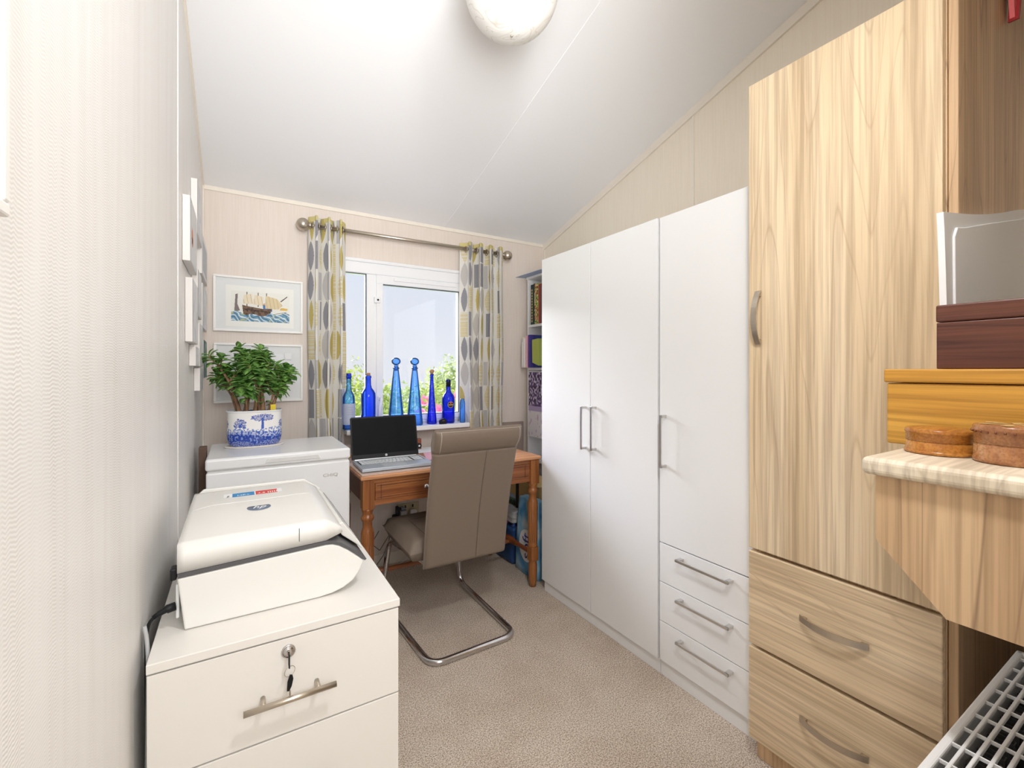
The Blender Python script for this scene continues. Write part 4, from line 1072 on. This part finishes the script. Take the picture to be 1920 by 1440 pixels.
# ================================================================ CHAIR
t = thing('cantilever_chair', 'taupe leather high-backed cantilever chair with chrome tube frame', 'chair', (.89, 2.1, 0))
r = .0145
L = [(.735, 1.96, .375), (.700, 2.36, .352), (.668, 2.425, .30), (.650, 2.40, .0135), (.692, 1.80, .0135), (1.115, 1.80, .0135), (1.108, 2.38, .0135), (1.085, 2.425, .30), (1.085, 2.36, .352), (1.075, 1.96, .375)]
path = smooth_path([L[0], (.690, 2.40, .350), (.652, 2.425, .0135), (.690, 1.79, .0135), (1.112, 1.80, .0135), (1.112, 2.425, .0135), (1.080, 2.40, .350), L[-1]], .07, 10)
obj('tube_frame', tube(nb(), path, r, seg=16), M_chrome, t)
b = nb(); tube(b, [(.72, 2.12, .372), (1.08, 2.12, .372)], .010); tube(b, [(.70, 2.33, .36), (1.08, 2.33, .36)], .010); b.free()
obj('cross_bar', tube(nb(), [(.72, 2.12, .372), (1.08, 2.12, .372)], .010), M_chrome, t); obj('cross_bar', tube(nb(), [(.70, 2.33, .36), (1.08, 2.33, .36)], .010), M_chrome, t)
# seat: rounded slab, grid loft
def pad(nx, ny, fn_top, fn_bot):
    b = nb(); A = [[b.verts.new(fn_top(i/nx, j/ny)) for i in range(nx+1)] for j in range(ny+1)]; B = [[b.verts.new(fn_bot(i/nx, j/ny)) for i in range(nx+1)] for j in range(ny+1)]
    for j in range(ny):
        for i in range(nx): b.faces.new([A[j][i], A[j][i+1], A[j+1][i+1], A[j+1][i]]); b.faces.new([B[j][i], B[j+1][i], B[j+1][i+1], B[j][i+1]])
    for i in range(nx): b.faces.new([A[0][i], B[0][i], B[0][i+1], A[0][i+1]]); b.faces.new([A[ny][i+1], B[ny][i+1], B[ny][i], A[ny][i]])
    for j in range(ny): b.faces.new([A[j][nx], B[j][nx], B[j+1][nx], A[j+1][nx]]); b.faces.new([A[j+1][0], B[j+1][0], B[j][0], A[j][0]])
    return b
def rnd_(u, e=.12): return math.sqrt(max(0, 1-max(0, 1-min(u, 1-u)/e)**2))
def seat_t(u, v): return Vector((.655+.445*u, 1.95+.46*v, .428+.048*rnd_(u, .08)*rnd_(v, .12)+.004*math.sin(PI*u)))
def seat_b(u, v): return Vector((.655+.445*u, 1.95+.46*v, .428-.050*rnd_(u, .07)*rnd_(v, .10)))
s_ = obj('seat', pad(20, 20, seat_t, seat_b), M_leather, t, smooth=True)
b = nb(); tube(b, [seat_t(.22+.56*i/20, .70)+Vector((0, 0, .0005)) for i in range(21)], .0012, seg=6); tube(b, [seat_t(.22, .02+.68*i/20)+Vector((0, 0, .0005)) for i in range(2, 21)], .0012, seg=6); tube(b, [seat_t(.78, .02+.68*i/20)+Vector((0, 0, .0005)) for i in range(2, 21)], .0012, seg=6)
obj('seat_seam', b, M_stitch, s_)
# back: v from bottom to top, gentle S curve
def bk(v):
    y = 1.925-.150*v+.018*math.sin(PI*v)-.0; z = .362+.640*v; return y, z
def hw(v): return .2095+.006*(v > .8)*min(1, (v-.8)/.1)
def back_rear(u, v):
    y, z = bk(v); e = rnd_(u, .07)*rnd_(v, .035); bul = .016*(1-((v-.92)/.085)**2) if abs(v-.92) < .085 else 0
    g = .0035*math.exp(-((u-.60)/.010)**2) if v < .83 else 0
    sh = .006*math.exp(-((v-.835)/.006)**2)
    return Vector((.9125+(u-.5)*2*hw(v), y-.024*e-bul*e+g+sh, z))
def back_front(u, v):
    y, z = bk(v); e = rnd_(u, .07)*rnd_(v, .035); bul = .026*(1-((v-.91)/.095)**2) if abs(v-.91) < .095 else 0
    return Vector((.9125+(u-.5)*2*hw(v), y+.024*e+bul*e, z))
bkp = obj('backrest', pad(120, 150, back_rear, back_front), M_leather, t, smooth=True)
b = nb()
tube(b, [back_rear(.60, .01+.815*i/30)+Vector((0, -.0005, 0)) for i in range(31)], .0013, seg=6)
tube(b, [back_rear(.04+.92*i/30, .835)+Vector((0, -.0008, 0)) for i in range(31)], .0013, seg=6)
obj('back_seam', b, M_stitch, bkp)
b = nb()
for u, sd in ((.055, 1), (.945, -1)):
    tube(b, [back_rear(u+sd*.0*i, .84+.145*i/16)+Vector((0, -.0008, 0)) for i in range(17)], .0016, seg=6)
for yoff in (0.0,):
    tube(b, [back_rear(.012+.976*i/30, .985)+Vector((0, -.0005, .0)) for i in range(31)], .0014, seg=6)
obj('headrest_piping', b, mat('pale_piping', (176, 166, 156), .5), bkp)

# ================================================================ SOCKETS + CABLES under the desk
t = thing('wall_socket', 'double wall socket with switches beneath the desk', 'socket', (.96, YB, .29))
obj('face_plate', bx(.885, 1.033, YB-.008, YB-.0005, .288, .376, b=.002), M_socket, t)
for q in (.935, .985): obj('switch', bx(q, q+.01, YB-.012, YB-.0075, .345, .365), M_black, t)
t = thing('plug_adapter', 'black plug adapter at the left of the wall socket', 'plug', (.87, YB-.03, .28))
obj('adapter_body', bx(.850, .888, YB-.06, YB-.010, .262, .320, b=.006), M_black, t); obj('plug_top', bx(.872, .89, YB-.05, YB-.009, .318, .37, b=.004), M_black, t)
t = thing('plug_charger', 'pale grey charger block plugged into the wall socket', 'plug', (.92, YB-.04, .27))
cb = obj('charger_body', bx(.893, .935, YB-.065, YB-.0085, .262, .345, b=.004), M_cable_lt, t); obj('top_socket', bx(.90, .928, YB-.05, YB-.012, .345, .362, b=.003), M_logo, t)
t = thing('plug_charger', 'white plug in the right outlet of the wall socket', 'plug', (1.0, YB-.04, .27))
obj('plug_body', bx(.965, 1.008, YB-.05, YB-.0085, .270, .335, b=.008), M_paper, t)
b = nb(); tube(b, smooth_path([(.985, YB-.03, .268), (1.0, YB-.05, .15), (.93, YB-.06, .02), (.80, YB-.08, .006), (.70, YB-.1, .006)], .05), .0026, seg=8)
obj('flex', b, M_paper, t)
tag(obj('charger_cable', tube(nb(), smooth_path([(.94, YB-.014, .34), (.955, YB-.07, .26), (1.03, YB-.06, .20), (1.06, YB-.05, .03)], .05), .0022, seg=8), M_cable), 'thin dark cable drooping from the wall socket', 'cable')
tag(obj('wire_stand', (lambda b: (tube(b, smooth_path([(.735, 2.78, .27), (.69, 2.78, .20), (.74, 2.78, .15), (.80, 2.775, .24), (.76, 2.77, .004)], .004), .0022, seg=6), tube(b, [(.66, 2.76, .004), (.76, 2.77, .12), (.80, 2.775, .22)], .0022, seg=6), tube(b, [(.66, 2.76, .004), (.76, 2.77, .004)], .0022, seg=6), b)[-1])(nb()), M_cable), 'thin bent wire stand on the carpet under the desk', 'stand')

# ================================================================ STORAGE right of the desk
t = thing('toilet_roll_pack', 'pale blue and white plastic pack printed soft behind the right desk leg', 'pack', (1.60, 2.33, 0))
def blob(x0, x1, y0, y1, z0, z1, m, name, parent, seed, lean=0, w_=.02, taper=.0):
    b = nb(); bmesh.ops.create_cube(b, size=2); bmesh.ops.subdivide_edges(b, edges=b.edges[:], cuts=9, use_grid_fill=True)
    for v in b.verts:
        q = v.co.copy(); k = 1-.08*(abs(q.x)*abs(q.y))**3; tz = (q.z+1)/2
        q = Vector((q.x*k, q.y*k, q.z)); nn = noise.noise(q*2.1+Vector((seed, 0, 0))); n2 = noise.noise(q*6+Vector((seed, 3, 0)))
        c = Vector(((x0+x1)/2+lean*tz, (y0+y1)/2, (z0+z1)/2)); hx, hy = (x1-x0)/2*(1-taper*tz**2), (y1-y0)/2*(1-taper*tz**2)
        v.co = Vector((c.x+q.x*hx, c.y+q.y*hy, z0+(z1-z0)*tz)) + Vector((nn*w_+n2*w_*.4, nn*w_*.7+n2*w_*.3, nn*w_*.5*(tz > .1)))
        v.co.z = max(v.co.z, z0)
    return obj(name, b, m, parent, smooth=True)
M_bagblue = mat('bag_blue', (120, 178, 216), .35)
lk(M_bagblue, ramp(M_bagblue, noise_(M_bagblue, coords(M_bagblue, (1, 1, 1)), 7, 2), [(.35, (74, 142, 196)), (.5, (132, 190, 222)), (.66, (208, 226, 236))]), base(M_bagblue))
blob(1.505, 1.598, 2.20, 2.45, .003, .46, M_bagblue, 'wrapping', t, 4, w_=.010, taper=.25)
pch = nb(); cyl(pch, (1.502, 2.30, .185), (1.496, 2.30, .185), .078, seg=32)
for v in pch.verts: v.co.z = .185+(v.co.z-.185)*1.25
pt = obj('printed_patch', pch, M_paper, t)
obj('lettering', text_mesh('soft', .105, basis((1.494, 2.295, .185), (0, 0, 1), (0, 1, 0)), .0006), M_purple, pt)
t = thing('bottle_pack', 'shrink-wrapped pack of dark blue bottles beside the desk', 'pack', (1.62, 2.62, 0))
M_waterbl = mat('pack_dark_blue', (34, 62, 110), .2)
lk(M_waterbl, ramp(M_waterbl, noise_(M_waterbl, coords(M_waterbl, (1, 1, 1)), 14, 2), [(.3, (24, 34, 64)), (.5, (40, 90, 168)), (.58, (70, 60, 96)), (.64, (150, 60, 104)), (.7, (56, 110, 170))]), base(M_waterbl))
for i in range(2):
    for j in range(3):
        x, y = 1.545+i*.085, 2.52+j*.085
        if y > 2.80: continue
        obj('bottle', lathe(nb(), [(.036, 0), (.039, .01), (.039, .08), (.036, .09), (.039, .10), (.039, .17), (.030, .21), (.014, .245), (.014, .262)], (x, y, .004), seg=20), M_waterbl, t)
blob(1.503, 1.675, 2.475, 2.735, .002, .235, M_wrap, 'shrink_wrap', t, 9, w_=.006)
tag(blob(1.51, 1.595, 2.47, 2.72, .268, .335, M_cable_lt, 'plastic_bag', None, 15, w_=.012), 'crumpled clear plastic bag on top of the bottle pack', 'bag')
t = thing('picture_box', 'cream box with black edges and a landscape strip beside the desk', 'box', (1.6, 2.5, .335))
obj('carton', bx(1.608, 1.80, 2.32, 2.78, .300, .520, b=.002), M_cream_card, t)
b = nb(); box(b, 1.602, 1.610, 2.560, 2.590, .290, .521, b=.001); box(b, 1.602, 1.610, 2.32, 2.782, .290, .310, b=.001); obj('black_edging', b, M_label_bk, t)
def strip(u, v):
    n_ = nz(u*10, v*4, 1, 2)
    if v > .62: return (178, 196, 206)
    return (54, 72, 50) if v < .35+.2*n_ else (104, 124, 112)
paint_mesh('landscape_strip', 60, 20, lambda u, v: (1.6068, 2.77-.17*u, .335+.075*v), strip, M_print, t)
paint_mesh('landscape_strip', 30, 20, lambda u, v: (1.6068, 2.545-.11*u, .330+.09*v), strip, M_print, t)
tag(obj('storage_crate', (lambda b: (box(b, 1.53, 1.76, 2.21, 2.46, .445, .449, b=0), b)[-1])(nb()), M_label_bk), 'thin black tray', 'tray') if False else None

# ================================================================ BOOKCASE
t = thing('bookcase', 'narrow white bookcase against the right wall beyond the wardrobe', 'bookcase', (1.96, 2.5, 0))
BX0, BX1, BY0, BY1 = 1.862, 2.05, 2.13, 2.845
b = nb(); box(b, BX0, BX1, BY1-.016, BY1, 0, 1.935); box(b, BX0, BX1, BY0, BY0+.016, 0, 1.935); obj('side_panel', b, M_white_lam, t)
obj('back_board', bx(BX1-.004, BX1, BY0, BY1, 0, 1.935, b=0), M_white_lam, t)
obj('top_board', bx(BX0-.006, BX1, BY0, BY1+.004, 1.935, 1.953, b=.002), M_white_lam, t)
for z in (.06, .58, .925, 1.255, 1.575): obj('shelf', bx(BX0+.002, BX1-.004, BY0+.016, BY1-.016, z, z+.018, b=.001), M_white_lam, t)
def book(y0, y1, z0, h, m, label, x=1.880, dp=.14):
    t = thing('book', label, 'book', (x+dp/2, (y0+y1)/2, z0), 'books on the white bookcase')
    b = nb(); box(b, x, x+dp, y0, y0+.002, z0, z0+h, b=0); box(b, x, x+dp, y1-.002, y1, z0, z0+h, b=0); box(b, x-.002, x+.001, y0, y1, z0, z0+h, b=.0008)
    obj('cover', b, m, t); obj('pages', bx(x+.001, x+dp-.004, y0+.002, y1-.002, z0+.004, z0+h-.004, b=0), M_paper, t); return t
def floral(u, v):
    n_ = nz(u*3, v*16, 1.2, 5)
    return (190, 60, 60) if n_ > .25 else (60, 120, 60) if n_ > 0 else (196, 206, 96) if n_ > -.25 else (230, 200, 170)
z = 1.5935
bk1 = book(2.785, 2.822, z, .30, M_navy, 'dark green book at the far end of the top shelf')
b = nb(); 
for k in range(12): box(b, 1.8768, 1.8782, 2.797, 2.810, z+.02+k*.021, z+.034+k*.021, b=0)
obj('spine_lettering', b, M_label_gold, bk1)
book(2.7745, 2.7835, z, .305, mat('black_green_book', (24, 40, 44), .6), 'near-black book next to the floral one on the top shelf')
bk3 = book(2.722, 2.7725, z, .30, mat('floral_book_base', (176, 190, 100), .6), 'floral-spined book on the top shelf')
paint_mesh('floral_spine', 16, 120, lambda u, v: (1.8775, 2.772-.0495*u, z+.002+.296*v), floral, M_print, bk3)
book(2.69, 2.720, z, .29, mat('red_book', (150, 60, 56), .6), 'red-brown book partly behind the wardrobe edge on the top shelf')
book(2.64, 2.688, z, .28, M_navy, 'dark green book hidden behind the wardrobe edge on the top shelf')
z = 1.2735
def magazine(y0, y1, dp, h, m, label, name='magazine', x=1.80):
    return tag(obj(name, bx(x, x+dp, y0, y1, z, z+h, b=.002), m), label, 'magazine', 'magazines on the middle shelf')
magazine(2.8185, 2.8265, .23, .19, M_paper, 'white magazine furthest left on the middle shelf', x=1.80)
magazine(2.803, 2.815, .20, .225, mat('cream_magazine', (226, 218, 208), .7), 'cream speckled magazine on the middle shelf', x=1.80)
magazine(2.788, 2.798, .20, .215, M_canvas_edge, 'off-white magazine on the middle shelf', x=1.80)
magazine(2.770, 2.780, .20, .235, M_pink, 'thin pink booklet on the middle shelf', 'booklet', x=1.805)
magazine(2.735, 2.763, .20, .24, M_purple, 'purple-blue folder on the middle shelf', 'folder', x=1.815)
magazine(2.690, 2.730, .19, .235, mat('navy_folder', (44, 62, 130), .6), 'navy folder behind the lime folder on the middle shelf', 'folder', x=1.850)
tag(obj('lime_bag', prism(nb(), [(2.688, z+.035), (2.61, z+.012), (2.605, z+.205), (2.692, z+.200)], 0, 1.800, 1.842, bev=.004), M_lime), 'lime green folder leaning out of the middle shelf', 'folder')
def lav(u, v):
    n_ = nz(u*14, v*18, 1, 8)
    if v < .28: return (196, 176, 214) if v > .2 else (232, 228, 234)
    return (214, 200, 226) if n_ > .15 else (104, 84, 128) if n_ > -.2 else (66, 56, 70)
t = thing('poster', 'lavender photo poster standing on the lower shelves of the bookcase', 'poster', (1.85, 2.7, .945))
obj('board', bx(1.848, 1.853, 2.60, 2.808, .765, 1.245, b=.001), M_paper, t)
paint_mesh('photo', 60, 90, lambda u, v: (1.8474, 2.805-.20*u, .77+.47*v), lav if False else (lambda u, v: (236, 233, 236) if v < .40 and nz(u*9, v*12, 1, 3) < .32 else (214, 190, 214) if v < .40 else (186, 168, 206) if v < .47 else lav(u, .3+.7*(v-.47)/.53)), M_print, t)
for o, sup_ in ():
    pass
# papers on top
z = 1.9535
tag(obj('blue_paper', prism(nb(), [(1.80, 2.40), (1.99, 2.42), (1.99, 2.87), (1.79, 2.895)], 2, z+.001, z+.004), M_blue_paper), 'pale blue paper overhanging the top of the bookcase', 'paper')
tag(obj('grey_folder', bx(1.87, 2.02, 2.35, 2.76, z+.0045, z+.022, b=.002), M_teal_paper), 'grey-green folder lying on top of the bookcase', 'folder')
tag(obj('dark_book', bx(1.90, 2.02, 2.35, 2.70, z+.0225, z+.036, b=.002), M_black), 'black book on top of the grey-green folder', 'book')

# ================================================================ PENDANT LAMP
LC = Vector((.752, 1.240, 2.482))
t = thing('pendant_light', 'white frosted globe pendant light with swirl pattern', 'lamp', tuple(LC))
b = nb(); ball(b, LC, .152, u=48, v=32); obj('globe_shade', b, M_globe, t)
b = nb(); lathe(b, [(.03, .140), (.034, .155), (.02, .185), (.004, .19)], LC); cyl(b, LC+Vector((0, 0, .18)), (LC.x, LC.y, zc(LC.y)), .003, seg=10); obj('cord', b, M_upvc, t)
b = nb(); ball(b, LC-Vector((0, 0, .154)), .004); obj('bottom_screw', b, M_brushed, t)
b = nb(); cyl(b, (LC.x, LC.y, zc(LC.y)-.03), (LC.x, LC.y, zc(LC.y)+.005), .045, seg=28); obj('ceiling_rose', b, M_upvc, t)
